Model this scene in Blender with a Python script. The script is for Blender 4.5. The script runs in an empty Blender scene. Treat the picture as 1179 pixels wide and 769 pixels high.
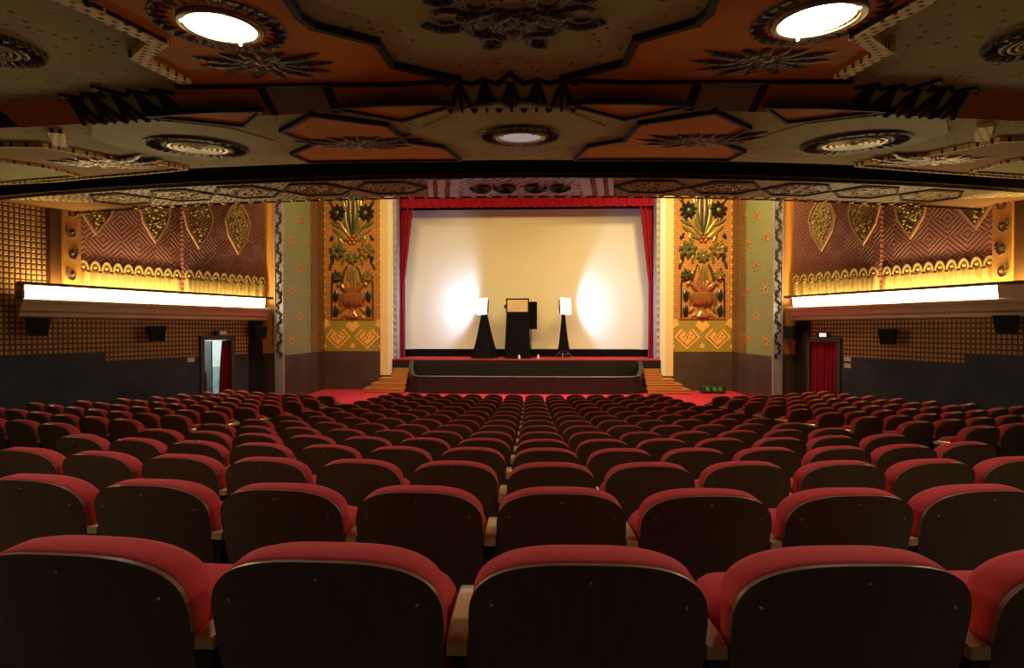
import bpy, math, random
from math import sin, cos, pi, radians
from mathutils import Matrix, Vector
random.seed(7)
SC = bpy.context.scene
COL = SC.collection
XC = -0.20                       # centre line of the hall
SIDE = {-1: 'left', 1: 'right'}

# ------------------------------------------------------------------ helpers
class MB:
    """collects verts / faces with material slots, links them as ONE mesh object"""
    def __init__(s): s.v = []; s.f = []; s.m = []
    def add(s, vs, fs, mi=0):
        o = len(s.v); s.v += [tuple(p) for p in vs]
        for f in fs: s.f.append([i + o for i in f]); s.m.append(mi)
    def box(s, x0, x1, y0, y1, z0, z1, mi=0):
        vs = [(x0,y0,z0),(x1,y0,z0),(x1,y1,z0),(x0,y1,z0),(x0,y0,z1),(x1,y0,z1),(x1,y1,z1),(x0,y1,z1)]
        s.add(vs, [(0,3,2,1),(4,5,6,7),(0,1,5,4),(1,2,6,5),(2,3,7,6),(3,0,4,7)], mi)
    def quad(s, a, b, c, d, mi=0): s.add([a,b,c,d], [(0,1,2,3)], mi)
    def loft(s, rings, mi=0, cap0=True, cap1=True, closed=True):
        n = len(rings[0]); vs = [p for r in rings for p in r]; fs = []
        for k in range(len(rings)-1):
            for i in range(n if closed else n-1):
                j = (i+1) % n
                fs.append((k*n+i, k*n+j, (k+1)*n+j, (k+1)*n+i))
        if cap0: fs.append(tuple(reversed(range(n))))
        if cap1: fs.append(tuple(range((len(rings)-1)*n, len(rings)*n)))
        s.add(vs, fs, mi)
    def tube(s, pts, r, n=8, mi=0):
        pts = [Vector(p) for p in pts]; rings = []
        rr = r if isinstance(r, (list, tuple)) else [r]*len(pts)
        for i, p in enumerate(pts):
            t = (pts[min(i+1, len(pts)-1)] - pts[max(i-1, 0)]).normalized()
            up = Vector((0,0,1)) if abs(t.z) < .9 else Vector((1,0,0))
            a = t.cross(up).normalized(); b = t.cross(a)
            rings.append([p + (a*cos(2*pi*k/n) + b*sin(2*pi*k/n))*rr[i] for k in range(n)])
        s.loft(rings, mi)
    def lathe(s, prof, n=32, mi=0, axis='z', c=(0,0,0), a0=0., a1=2*pi):
        full = abs(a1-a0-2*pi) < 1e-6; m = n if full else n+1; rings = []
        for r, h in prof:
            rr = []
            for k in range(m):
                a = a0 + (a1-a0)*k/n
                if axis == 'z': rr.append((c[0]+r*cos(a), c[1]+r*sin(a), c[2]+h))
                else: rr.append((c[0]+r*cos(a), c[1]+h, c[2]+r*sin(a)))
            rings.append(rr)
        s.loft(rings, mi, cap0=False, cap1=False, closed=full)
    def prism(s, poly, y0, y1, mi=0):
        """polygon in x-z, extruded along y"""
        n = len(poly); vs = [(x,y0,z) for x,z in poly] + [(x,y1,z) for x,z in poly]
        fs = [tuple(range(n)), tuple(reversed(range(n,2*n)))] + [(i,n+i,n+(i+1)%n,(i+1)%n) for i in range(n)]
        s.add(vs, fs, mi)
    def slab(s, poly, z0, z1, mi=0):
        """polygon in x-y, extruded along z"""
        n = len(poly); vs = [(x,y,z0) for x,y in poly] + [(x,y,z1) for x,y in poly]
        fs = [tuple(range(n)), tuple(reversed(range(n,2*n)))] + [(i,n+i,n+(i+1)%n,(i+1)%n) for i in range(n)]
        s.add(vs, fs, mi)
    def ball(s, c, rx, ry, rz, n=10, m=6, mi=0):
        rings = []
        for j in range(m+1):
            t = -pi/2 + pi*j/m; rad = max(cos(t), .02)
            rings.append([(c[0]+rx*rad*cos(2*pi*k/n), c[1]+ry*rad*sin(2*pi*k/n), c[2]+rz*sin(t)) for k in range(n)])
        s.loft(rings, mi)
    def xf(s, M):
        s.v = [tuple(M @ Vector(p)) for p in s.v]; return s
    def build(s, name, mats, parent=None, smooth=False, loc=None, mat=None):
        me = bpy.data.meshes.new(name); me.from_pydata(s.v, [], s.f)
        for m in (mats if isinstance(mats, (list, tuple)) else [mats]): me.materials.append(m)
        me.polygons.foreach_set('material_index', s.m)
        import bmesh
        bm = bmesh.new(); bm.from_mesh(me); bmesh.ops.recalc_face_normals(bm, faces=bm.faces); bm.to_mesh(me); bm.free()
        if smooth:
            me.polygons.foreach_set('use_smooth', [True]*len(me.polygons))
            try: me.set_sharp_from_angle(angle=radians(smooth if smooth is not True else 45))
            except Exception: pass
        o = bpy.data.objects.new(name, me); COL.objects.link(o)
        if parent: o.parent = parent
        if loc: o.location = loc
        if mat is not None: o.matrix_world = mat
        return o

def tag(o, label=None, cat=None, group=None, kind=None):
    if label: o['label'] = label
    if cat: o['category'] = cat
    if group: o['group'] = group
    if kind: o['kind'] = kind
    return o
def empty(name, loc=(0,0,0), label=None, cat=None, group=None, rz=0., mat=None):
    o = bpy.data.objects.new(name, None); COL.objects.link(o); o.location = loc; o.rotation_euler = (0,0,rz)
    o.empty_display_size = .1
    if mat is not None: o.matrix_world = mat
    return tag(o, label, cat, group)
def struct(o): o['kind'] = 'structure'; return o

# ------------------------------------------------------------------ materials
class N:
    """tiny node-expression helper"""
    def __init__(s, mat): s.t = mat.node_tree; s.n = s.t.nodes; s.l = s.t.links
    def val(s, sock, v):
        if hasattr(v, 'is_output'): s.l.new(v, sock)
        elif v is not None: sock.default_value = v
    def m(s, op, a, b=None, c=None):
        k = s.n.new('ShaderNodeMath'); k.operation = op; s.val(k.inputs[0], a)
        if b is not None: s.val(k.inputs[1], b)
        if c is not None: s.val(k.inputs[2], c)
        return k.outputs[0]
    def mix(s, f, a, b):
        k = s.n.new('ShaderNodeMix'); k.data_type = 'RGBA'; s.val(k.inputs[0], f)
        s.val(k.inputs[6], a if hasattr(a,'is_output') else (*a,1)); s.val(k.inputs[7], b if hasattr(b,'is_output') else (*b,1)); return k.outputs[2]
    def co(s):
        c = s.n.new('ShaderNodeTexCoord'); x = s.n.new('ShaderNodeSeparateXYZ'); s.l.new(c.outputs['Object'], x.inputs[0])
        return c.outputs['Object'], x.outputs[0], x.outputs[1], x.outputs[2]
    def noise(s, co, scale, detail=3, rough=.5):
        k = s.n.new('ShaderNodeTexNoise'); s.l.new(co, k.inputs['Vector']); k.inputs['Scale'].default_value = scale
        k.inputs['Detail'].default_value = detail; k.inputs['Roughness'].default_value = rough; return k.outputs[0]
    def voro(s, co, scale, rnd=1.):
        k = s.n.new('ShaderNodeTexVoronoi'); s.l.new(co, k.inputs['Vector']); k.inputs['Scale'].default_value = scale
        k.inputs['Randomness'].default_value = rnd; return k.outputs['Distance']
    def wave(s, co, scale, dist, direction='X', detail=2, ds=1.):
        k = s.n.new('ShaderNodeTexWave'); s.l.new(co, k.inputs['Vector']); k.bands_direction = direction
        k.inputs['Scale'].default_value = scale; k.inputs['Distortion'].default_value = dist
        k.inputs['Detail'].default_value = detail; k.inputs['Detail Scale'].default_value = ds; return k.outputs['Fac']
    def stretch(s, co, sc):
        k = s.n.new('ShaderNodeMapping'); s.l.new(co, k.inputs[0]); k.inputs['Scale'].default_value = sc; return k.outputs[0]
    def step(s, v, e, w=.02):
        k = s.n.new('ShaderNodeMapRange'); s.val(k.inputs[0], v); k.inputs[1].default_value = e-w; k.inputs[2].default_value = e+w; return k.outputs[0]
    def bump(s, h, strength=.5, dist=.02):
        k = s.n.new('ShaderNodeBump'); s.val(k.inputs['Height'], h); k.inputs['Strength'].default_value = strength
        k.inputs['Distance'].default_value = dist; s.l.new(k.outputs[0], s.b.inputs['Normal'])
def newmat(name, col=(.5,.5,.5), rough=.6, metal=0., emit=None, es=0., spec=.5):
    m = bpy.data.materials.new(name); m.use_nodes = True; n = N(m); b = n.n['Principled BSDF']; n.b = b
    b.inputs['Base Color'].default_value = (*col,1); b.inputs['Roughness'].default_value = rough; b.inputs['Metallic'].default_value = metal
    b.inputs['Specular IOR Level'].default_value = spec
    if emit: b.inputs['Emission Color'].default_value = (*emit,1); b.inputs['Emission Strength'].default_value = es
    return m, n
def plain(name, col, rough=.6, metal=0., var=.25, scale=6., bump=0., spec=.5):
    m, n = newmat(name, col, rough, metal, spec=spec); co,_,_,_ = n.co(); f = n.noise(co, scale, 4)
    n.l.new(n.mix(f, tuple(c*(1-var) for c in col), tuple(min(1,c*(1+var)) for c in col)), n.b.inputs['Base Color'])
    if bump: n.bump(n.noise(co, scale*8, 4), bump, .01)
    return m
def glow(name, col, es): return newmat(name, (.8,.8,.8), .5, 0, col, es)[0]

def wood(name, a, b, rough=.35, sc=(1,1,.08), spec=.5):
    m, n = newmat(name, a, rough, spec=spec); co,_,_,_ = n.co(); s = n.stretch(co, sc)
    f = n.noise(s, 26, 5, .65); f2 = n.noise(s, 90, 3)
    n.l.new(n.mix(n.m('MULTIPLY_ADD', f2, .35, n.m('MULTIPLY', f, .75)), a, b), n.b.inputs['Base Color']); n.bump(f2, .08, .002); return m
def dots(name, base, dot, scale, thr, rough=.85, scale2=None, var=.2):
    m, n = newmat(name, base, rough, spec=.1); co,x,y,z = n.co(); d = n.voro(co, scale, .85)
    f = n.noise(co, 1.3, 4); bc = n.mix(f, tuple(c*(1-var) for c in base), tuple(c*(1+var) for c in base))
    k = n.m('SUBTRACT', 1., n.step(d, thr, .05)); n.l.new(n.mix(k, bc, dot), n.b.inputs['Base Color']); return m
def tile(name, gold, grout, pu, pz):
    m, n = newmat(name, gold, .45); co,x,y,z = n.co()
    fu = n.m('ABSOLUTE', n.m('SUBTRACT', n.m('FRACT', n.m('DIVIDE', x, pu)), .5)); fz = n.m('ABSOLUTE', n.m('SUBTRACT', n.m('FRACT', n.m('DIVIDE', z, pz)), .5))
    e = n.m('MAXIMUM', fu, fz); k = n.step(e, .345, .06); f = n.noise(co, 2.2, 3)
    g = n.mix(f, tuple(c*.75 for c in gold), tuple(min(1,c*1.2) for c in gold))
    n.l.new(n.mix(k, g, grout), n.b.inputs['Base Color']); n.bump(n.m('SUBTRACT', 1., k), .7, .02); return m
def chevron(name, base, hi, P, rings):
    m, n = newmat(name, base, .6); co,x,y,z = n.co()
    a = n.m('ABSOLUTE', n.m('SUBTRACT', n.m('FRACT', n.m('DIVIDE', x, P)), .5)); b = n.m('ABSOLUTE', n.m('SUBTRACT', n.m('FRACT', n.m('DIVIDE', z, P*1.12)), .5))
    w = n.m('SINE', n.m('MULTIPLY', n.m('ADD', a, b), rings*2*pi)); k = n.step(w, .1, .45); f = n.noise(co, 1.1, 3)
    hb = n.mix(f, hi, tuple(c*.8 for c in hi)); n.l.new(n.mix(k, base, hb), n.b.inputs['Base Color']); n.bump(k, 1., .05); return m
def motif(name, base, gold, red, pu, pz, axis=1):
    """small flower motifs on a staggered grid (local x / z)"""
    m, n = newmat(name, base, .55); co,x,y,z = n.co()
    row = n.m('FLOOR', n.m('DIVIDE', z, pz)); off = n.m('MULTIPLY', n.m('MODULO', row, 2.), .5)
    u = n.m('MULTIPLY', n.m('SUBTRACT', n.m('FRACT', n.m('ADD', n.m('DIVIDE', x, pu), off)), .5), pu)
    v = n.m('MULTIPLY', n.m('SUBTRACT', n.m('FRACT', n.m('DIVIDE', z, pz)), .5), pz)
    u = n.m('MULTIPLY', u, .58); r = n.m('SQRT', n.m('ADD', n.m('MULTIPLY', u, u), n.m('MULTIPLY', v, v))); an = n.m('ARCTAN2', v, u)
    pet = n.m('MULTIPLY_ADD', n.m('COSINE', n.m('MULTIPLY', an, 6.)), .075, .15)
    k = n.m('SUBTRACT', 1., n.step(n.m('SUBTRACT', r, pet), 0., .015)); k2 = n.m('SUBTRACT', 1., n.step(r, .055, .012))
    f = n.noise(co, 14, 4); bb = n.mix(f, tuple(c*.7 for c in base), tuple(min(1,c*1.25) for c in base))
    c1 = n.mix(n.noise(co, 30, 2), gold, red); n.l.new(n.mix(k2, n.mix(k, bb, c1), red), n.b.inputs['Base Color'])
    n.l.new(n.m('MULTIPLY', k, .55), n.b.inputs['Metallic']); n.bump(n.m('ADD', k, n.m('MULTIPLY', f, .3)), .9, .05); return m
def brickish(name, a, b, w, h):
    m, n = newmat(name, a, .6); co,_,_,_ = n.co(); k = n.n.new('ShaderNodeTexBrick'); s = n.n.new('ShaderNodeMapping'); s.inputs['Rotation'].default_value = (radians(90),0,0)
    n.l.new(co, s.inputs[0]); n.l.new(s.outputs[0], k.inputs[0]); k.inputs['Scale'].default_value = 1.; k.inputs['Brick Width'].default_value = w; k.inputs['Row Height'].default_value = h
    k.inputs['Mortar Size'].default_value = .012; k.inputs['Color1'].default_value = (*a,1); k.inputs['Color2'].default_value = (*[c*.8 for c in a],1); k.inputs['Mortar'].default_value = (*b,1)
    n.l.new(k.outputs[0], n.b.inputs['Base Color']); n.bump(k.outputs[1], -.5, .02); return m
def filigree(name, dark, lite, scale, metal=.4, rough=.5):
    m, n = newmat(name, lite, rough, metal); co,_,_,_ = n.co(); w = n.wave(co, scale*.35, 6., 'DIAGONAL', 2, 1.5); v = n.voro(co, scale)
    h = n.m('MULTIPLY_ADD', w, .6, n.m('MULTIPLY', v, .6)); k = n.step(h, .45, .14)
    n.l.new(n.mix(k, dark, lite), n.b.inputs['Base Color']); n.bump(k, 1., .03); return m
def band3(name, dark, lite, scale):
    m, n = newmat(name, lite, .7, 0., spec=.2); co,x,y,z = n.co()
    d = n.m('ABSOLUTE', n.m('SUBTRACT', n.m('FRACT', n.m('MULTIPLY', n.m('ADD', x, y), scale)), .5))
    e = n.m('ABSOLUTE', n.m('SUBTRACT', n.m('FRACT', n.m('MULTIPLY', n.m('SUBTRACT', x, y), scale)), .5))
    k = n.step(n.m('MULTIPLY', d, e), .11, .02); n.l.new(n.mix(k, lite, dark), n.b.inputs['Base Color']); return m
def fabric(name, a, b, rough=.9, scale=300):
    m, n = newmat(name, a, rough, spec=.2); co,_,_,_ = n.co(); f = n.noise(co, 3., 3); g = n.noise(co, scale, 2)
    n.l.new(n.mix(n.m('MULTIPLY_ADD', g, .4, n.m('MULTIPLY', f, .6)), a, b), n.b.inputs['Base Color'])
    n.b.inputs['Sheen Weight'].default_value = .10; n.b.inputs['Sheen Tint'].default_value = (1,.35,.3,1); n.bump(g, .25, .003); return m

M = {}
M['veneer'] = wood('dark_veneer', (.062,.031,.013), (.17,.084,.034), .5, spec=.25)
M['ply'] = wood('plywood_edge', (.13,.065,.025), (.26,.14,.06), .4, (1,1,1))
M['plush'] = fabric('red_plush', (.56,.046,.044), (.70,.072,.064))
M['arm_wood'] = wood('armrest_wood', (.46,.22,.08), (.72,.40,.17), .25, (1,.1,1))
M['seat_metal'] = plain('dark_iron', (.02,.018,.017), .5, .6)
M['bolt'] = plain('bright_bolt', (.5,.5,.45), .3, .9)
M['carpet'] = fabric('red_carpet', (.40,.018,.035), (.58,.03,.055), .95, 60)
M['floor_neutral'] = plain('neutral_grey_floor', (.20,.185,.15), .7, 0, .3, 1.5)  # unseen floor under the seats, greyed to cut red bounce onto the ceiling
M['khaki_dot'] = dots('stencilled_khaki', (.43,.41,.175), (.16,.11,.055), 9., .19)
M['khaki'] = plain('olive_plaster', (.38,.375,.12), .7, 0, .2, 2., spec=.1)
M['orange'] = plain('orange_plaster', (.62,.23,.022), .8, 0, .3, 2.2, spec=.1)
M['amber'] = plain('amber_plaster', (.36,.20,.03), .8, 0, .3, 2.2, spec=.1)
M['greyish'] = plain('grey_plaster', (.30,.28,.20), .7, 0, .15, 3., spec=.1)
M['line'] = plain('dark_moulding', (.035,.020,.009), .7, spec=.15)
M['gold_stencil'] = band3('gold_stencil', (.06,.045,.012), (.85,.66,.24), 9.)
M['relief'] = filigree('bronze_relief', (.025,.014,.004), (.15,.09,.028), 16, .1, .65)
M['relief_lit'] = filigree('gold_relief_lit', (.08,.05,.012), (.46,.32,.085), 14, .3)  # lighter copy of the bronze relief, light painted into the gilt
M['ring_dark'] = filigree('dark_rosette', (.012,.008,.004), (.09,.065,.03), 26, .1, .6)
M['ring_gold'] = plain('gilt_ring', (.42,.32,.14), .4, .5, .3, 14)
M['band'] = filigree('cornice_ornament', (.045,.025,.008), (.38,.27,.08), 11, .1, .65)
M['silver'] = filigree('silver_ornament', (.05,.045,.05), (.40,.40,.44), 9, .2)
M['silver_flat'] = plain('silver_paint', (.42,.42,.46), .5, .2)
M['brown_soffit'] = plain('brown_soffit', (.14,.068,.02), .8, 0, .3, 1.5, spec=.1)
M['tile'] = tile('gold_tile_grid', (.60,.33,.085), (.085,.022,.008), .098, .128)
M['dado'] = plain('slate_dado', (.052,.066,.108), .6, 0, .85, 1.3, spec=.25)
M['dado_brown'] = plain('brown_dado', (.075,.050,.038), .45, 0, .45, 1.4)
M['chevron'] = chevron('brick_red_diamonds', (.17,.055,.034), (.30,.115,.075), .84, 7.)
M['fringe'] = plain('gilt_fringe', (.55,.40,.14), .4, .35, .35, 9, .2)
M['plaque'] = filigree('gilt_plaque', (.11,.07,.02), (.56,.43,.15), 17, .15, .6)
M['plaque_rim'] = plain('plaque_rim', (.42,.23,.12), .5, .1)
M['orange_wall'] = plain('amber_paint', (.62,.28,.05), .5, 0, .1, 1)
M['ledge'] = plain('ledge_bronze', (.62,.50,.34), .4, .25, .2, 3)
M['ledge_dark'] = plain('ledge_rim', (.15,.12,.08), .35, .35, .2, 3)
M['trough'] = plain('white_trough', (.8,.78,.7), .7, 0, .05)
M['cove_glow'] = glow('cove_glow', (1,.83,.45), 36.)
M['green'] = motif('green_gilt_wall', (.27,.30,.125), (.80,.58,.20), (.45,.16,.05), 1.5, .95)
M['corner'] = motif('bronze_gilt_wall', (.20,.12,.035), (.55,.33,.08), (.25,.08,.03), 1.1, .80)
M['panel'] = brickish('orange_tile_ground', (.56,.26,.06), (.30,.12,.03), .30, .12)
M['olive'] = plain('olive_paint', (.36,.27,.04), .6, 0, .2, 2)
M['heart'] = plain('yellow_paint', (.80,.50,.13), .55, 0, .12, 5)
M['heart_dark'] = plain('rust_paint', (.42,.16,.04), .6)
M['bronze'] = plain('dark_bronze', (.10,.075,.035), .3, .55, .5, 12, .2)
M['gilt'] = plain('old_gilt', (.42,.30,.09), .28, .6, .5, 14, .2)
M['verdigris'] = plain('green_glaze', (.17,.18,.05), .25, .25, .5, 14, .2)
M['copper'] = plain('copper_glaze', (.50,.22,.09), .22, .5, .3, 10)
M['blackleaf'] = plain('black_glaze', (.03,.028,.022), .25, .3)
M['cream'] = plain('cream_pilaster', (.80,.62,.30), .55, 0, .06, 1)
M['white'] = plain('white_pilaster', (.80,.78,.72), .5, 0, .05, 1)
M['grey_trim'] = plain('grey_scroll_trim', (.36,.34,.36), .5, .1, .3, 6)
M['black_wave'] = plain('black_scroll', (.03,.028,.035), .5)
M['drape'] = fabric('crimson_velvet', (.22,.003,.016), (.36,.008,.034), .85, 120)
M['screen'] = plain('screen_fabric', (.80,.80,.79), .9, 0, .02, .5, spec=.1)
M['black_cloth'] = plain('black_cloth', (.005,.005,.006), .95, 0, .3, 3, spec=.1)
M['black_gloss'] = plain('black_lacquer', (.011,.009,.008), .4, 0, .4, 2)
M['black_edge'] = plain('lighter_black_edge', (.035,.032,.032), .4, .1)  # rail rim a little lighter than its faces
M['step'] = wood('stair_wood', (.36,.15,.035), (.56,.27,.08), .35, (.1,1,1))
M['step_dark'] = plain('stair_riser', (.16,.06,.02), .5)
M['stage_floor'] = fabric('stage_red_floor', (.28,.02,.03), (.40,.04,.05))
M['black_metal'] = plain('black_metal', (.02,.02,.022), .4, .5)
M['chrome'] = plain('steel_tube', (.45,.46,.5), .3, .9)
M['face_glow'] = glow('led_face', (.86,.93,1), 6.)
M['blue_grey'] = plain('lamp_housing', (.12,.17,.24), .4, .4)
M['card'] = plain('cream_card', (.66,.52,.38), .7)
M['lamp_glow'] = glow('lamp_glass', (1,.95,.86), 29.)
M['lamp_dim'] = glow('dim_lamp_glass', (.9,.92,1), .22)  # weak emission for the centre lamp's pale disc
M['spark'] = glow('clip_glint', (1,.9,.7), 3.)  # glint on the lamp clips, painted as emission
M['door_frame'] = plain('dark_door_frame', (.045,.04,.045), .4)
M['outside'] = plain('white_box_wall', (.80,.86,.86), .7)
M['outside_low'] = plain('grey_green_plaster', (.30,.38,.36), .7, 0, .5, 3)
M['sign_glow'] = glow('exit_glow', (1,.85,.8), .8)
M['paper'] = plain('white_notice', (.7,.72,.75), .6)
M['speaker'] = plain('speaker_shell', (.012,.016,.013), .5)
M['grille'] = dots('speaker_grille', (.015,.019,.016), (.004,.004,.004), 90, .3)
M['flat_black'] = plain('matt_black', (.008,.007,.007), .9)
M['upper'] = plain('upper_plaster', (.28,.20,.10), .8)
M['green_box'] = plain('dark_green_case', (.020,.045,.018), .35)
M['green_lens'] = plain('green_glass', (.10,.22,.05), .1)

# ------------------------------------------------------------------ camera
cam = bpy.data.objects.new('camera', bpy.data.cameras.new('camera')); COL.objects.link(cam)
cam.data.sensor_width = 36.; cam.data.lens = 578./1179*36; cam.data.clip_end = 100
cam.location = (0,0,0); cam.rotation_euler = (radians(90-.65), 0, radians(2.05)); SC.camera = cam
TH, PI_ = radians(2.05), radians(.65)
def project(X, D, Z):
    x = X*cos(TH)+D*sin(TH); d = -X*sin(TH)+D*cos(TH); d2 = d*cos(PI_)-Z*sin(PI_); z2 = Z*cos(PI_)+d*sin(PI_)
    return 589.5+578*x/d2, 384.5-578*z2/d2, d2
def plan(px, py, z):
    """where the sight line of a photo point meets the level z: plan coordinates in the hall"""
    rx, rz = (px-589.5)/578, (384.5-py)/578
    dy = cos(PI_)+rz*sin(PI_); dz = rz*cos(PI_)-sin(PI_); k = z/dz
    return (k*(rx*cos(TH)-dy*sin(TH)), k*(rx*sin(TH)+dy*cos(TH)))

# ------------------------------------------------------------------ floor
FD = [-4,.13,1.01,1.89,2.77,3.65,4.53,5.41,6.29,7.17,8.94,10.94,13.33,14.2]
FZ = [.28,.31,.474,.625,.760,.892,1.017,1.134,1.237,1.331,1.495,1.634,1.781,1.79]
SEAT_H = .86
def lerp(x, xs, ys):
    if x <= xs[0]: return ys[0]
    for i in range(len(xs)-1):
        if x <= xs[i+1]: return ys[i]+(ys[i+1]-ys[i])*(x-xs[i])/(xs[i+1]-xs[i])
    return ys[-1]
def floor_z(X, D): return -lerp(D-(X-XC)**2/40, FD, FZ)-SEAT_H
ZF = -(1.79+SEAT_H)
b = MB(); nx, ny = 72, 110
for j in range(ny+1):
    for i in range(nx+1):
        X = -17+34*i/nx; D = -4+26.5*j/ny; b.v.append((X, D, floor_z(X, D)))
for j in range(ny):
    for i in range(nx): b.f.append([j*(nx+1)+i, j*(nx+1)+i+1, (j+1)*(nx+1)+i+1, (j+1)*(nx+1)+i]); b.m.append(0)
for q, f in enumerate(b.f):
    c = b.v[f[0]]
    if c[1]-(c[0]-XC)**2/40 > 13.9 or c[1] > 17.2: b.m[q] = 1
struct(b.build('floor', [M['floor_neutral'], M['carpet']], smooth=True))

# ------------------------------------------------------------------ theatre seats
def outline(w, wb, h, r, n=30, inset=0.):
    """round shouldered seat back outline, local (u, v), v from 0 (bottom) to h"""
    hw, hb = w/2-inset, wb/2-inset; h2 = h+.006-inset; r = max(r-inset*.8, .02); pts = []
    for k in range(7): t = k/7; pts.append((-hb+2*hb*t, inset))
    for k in range(7): t = k/7; pts.append((hb+(hw-hb)*t, inset+(h2-r-inset)*t))
    for k in range(n+1):
        a = pi*k/n; c, q = cos(a), sin(a); e = 2/2.7
        pts.append((hw*math.copysign(abs(c)**e, c), h2-r+r*max(q, 0.)**e))
    for k in range(1, 7): t = 1-k/7; pts.append((-hb-(hw-hb)*t, inset+(h2-r-inset)*t))
    return pts
REC = .17                                                     # recline of the seat back
def place_back(pts, depth, z0=.36, curve=.03, hw=.2525):
    out = []
    for u, v in pts:
        y = .10-REC*(v/.5)*.6+depth-curve*(1-(u/hw)**2)
        out.append((u, y, z0+v))
    return out
def loft_panel(b, specs, w, wb, h, r, cap_rings=(.06,.12,.19), mi=0):
    """specs: (inset, depth) rings from the rear face to the front face, closed with inner rings"""
    rings = []
    i0, d0 = specs[0]
    for c in reversed(cap_rings): rings.append(place_back(outline(w, wb, h, r, inset=i0+c), d0))
    for i, d in specs: rings.append(place_back(outline(w, wb, h, r, inset=i), d))
    i1, d1 = specs[-1]
    for c in cap_rings: rings.append(place_back(outline(w, wb, h, r, inset=i1+c), d1))
    b.loft(rings, mi)
W, WB, HB = .498, .474, .50
def shell_mesh():
    b = MB(); n = len(outline(W,WB,HB,.15)); rings = []
    for c in (.19,.12,.05,.0): rings.append(place_back(outline(W,WB,HB,.15,inset=c), 0))
    b.loft(rings, 0, cap1=False)
    b.loft([place_back(outline(W,WB,HB,.15), 0), place_back(outline(W,WB,HB,.15), .011)], 1, False, False)
    b.loft([place_back(outline(W,WB,HB,.15,inset=c), .011) for c in (0,.05,.12,.19)], 0, cap0=False)
    return b
def cushion_mesh():
    b = MB(); loft_panel(b, [(.005,.0145),(-.001,.022),(-.003,.045),(-.003,.078),(.006,.106),(.032,.120)], W-.012, WB-.022, HB+.004, .148)
    out = []
    for x, y, z in b.v:                      # the pad swells into a roll along its top
        base = .10-REC*((z-.36)/.5)*.6-.03*(1-(x/.2525)**2); f = max(0., min(1., (z-.58)/.22)); f = f*f*(3-2*f)
        d = y-base; out.append((x, base+(.0145+(d-.0145)*(.50+.47*f)), z))
    b.v = out; return b
def rbox(b, sx, sy, sz, r, c, tilt=0., n=4, mi=0):
    """rounded slab: outline in x-z rounded, lofted along y with softened faces"""
    def ring(ins, y):
        pts = []; hx, hz, rr = sx/2-ins, sz/2-ins, max(r-ins, .01)
        for q, (cx, cz) in enumerate(((hx-rr,hz-rr),(-hx+rr,hz-rr),(-hx+rr,-hz+rr),(hx-rr,-hz+rr))):
            for k in range(n+1):
                a = q*pi/2+pi/2*k/n; pts.append((cx+rr*cos(a), y, cz+rr*sin(a)))
        return [(x+c[0], c[1]+yy*cos(tilt)-z*sin(tilt), c[2]+z*cos(tilt)+yy*sin(tilt)) for x, yy, z in pts]
    h = sy/2; e = min(.025, h*.6)
    b.loft([ring(e,-h), ring(e*.35,-h+e*.35), ring(0,-h+e), ring(0,h-e), ring(e*.35,h-e*.35), ring(e,h)], mi)
def seat_cushion_mesh():
    b = MB(); rbox(b, .468, .12, .42, .07, (0,.285,.485), .10); return b
def arm_mesh(x):
    b = MB(); poly = []
    for y, z in ((.035,.640),(.035,.668),(.08,.672),(.24,.668),(.30,.658),(.325,.642),(.31,.628),(.2,.622)): poly.append((y,z))
    n = len(poly); e = .006
    def ring(xx, ins): 
        cy = sum(p[0] for p in poly)/n; cz = sum(p[1] for p in poly)/n
        return [(xx, cy+(y-cy)*(1-ins*.1), cz+(z-cz)*(1-ins*.35)) for y, z in poly]
    b.loft([ring(x-.026,1), ring(x-.021,0), ring(x+.021,0), ring(x+.026,1)], 0); return b
def leg_mesh(x):
    b = MB(); b.box(x-.013,x+.013,.045,.31,.015,.625); b.box(x-.03,x+.03,.02,.32,.0,.02); b.box(x-.017,x+.017,.10,.18,.26,.46); return b
def bolt_mesh(u, v):
    y = .10-REC*(v/.5)*.6-.03*(1-(u/.2525)**2); b = MB()
    b.lathe([(.0005,-.005),(.003,-.004),(.0042,-.001),(.0042,.003)], 10, 0, 'y', (u, y, .36+v)); return b

def seat_proto():
    root = empty('theatre_seat')
    sh = shell_mesh().build('back_shell', [M['veneer'], M['ply']], root, smooth=40)
    sh['label'] = 'dark veneered back with pale plywood edge'
    cu = cushion_mesh().build('back_cushion', M['plush'], root, smooth=60)
    se = seat_cushion_mesh().build('seat_cushion', M['plush'], root, smooth=60)
    ar = arm_mesh(-.275).build('armrest', M['arm_wood'], root, smooth=40); ar['label'] = 'varnished wooden armrest'
    lg = leg_mesh(-.275).build('leg', M['seat_metal'], root)
    ar2 = arm_mesh(.275).build('armrest', M['arm_wood'], root, smooth=40); ar2['label'] = 'varnished wooden armrest'
    lg2 = leg_mesh(.275).build('leg', M['seat_metal'], root)
    bolts = [bolt_mesh(u, v).build('bolt', M['bolt'], sh, smooth=40) for u, v in ((0,.470),(.198,.405),(-.198,.405))]
    return root, [sh,cu,se,ar,lg], [ar2,lg2], sh, bolts
PROTO, P_MAIN, P_END, P_SHELL, P_BOLT = seat_proto()
R_ROW = 20.
ORD = ['nearest','second','third','fourth','fifth','sixth','seventh','eighth','ninth','tenth','eleventh','twelfth','thirteenth','fourteenth','fifteenth','sixteenth']
seats = []
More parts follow.
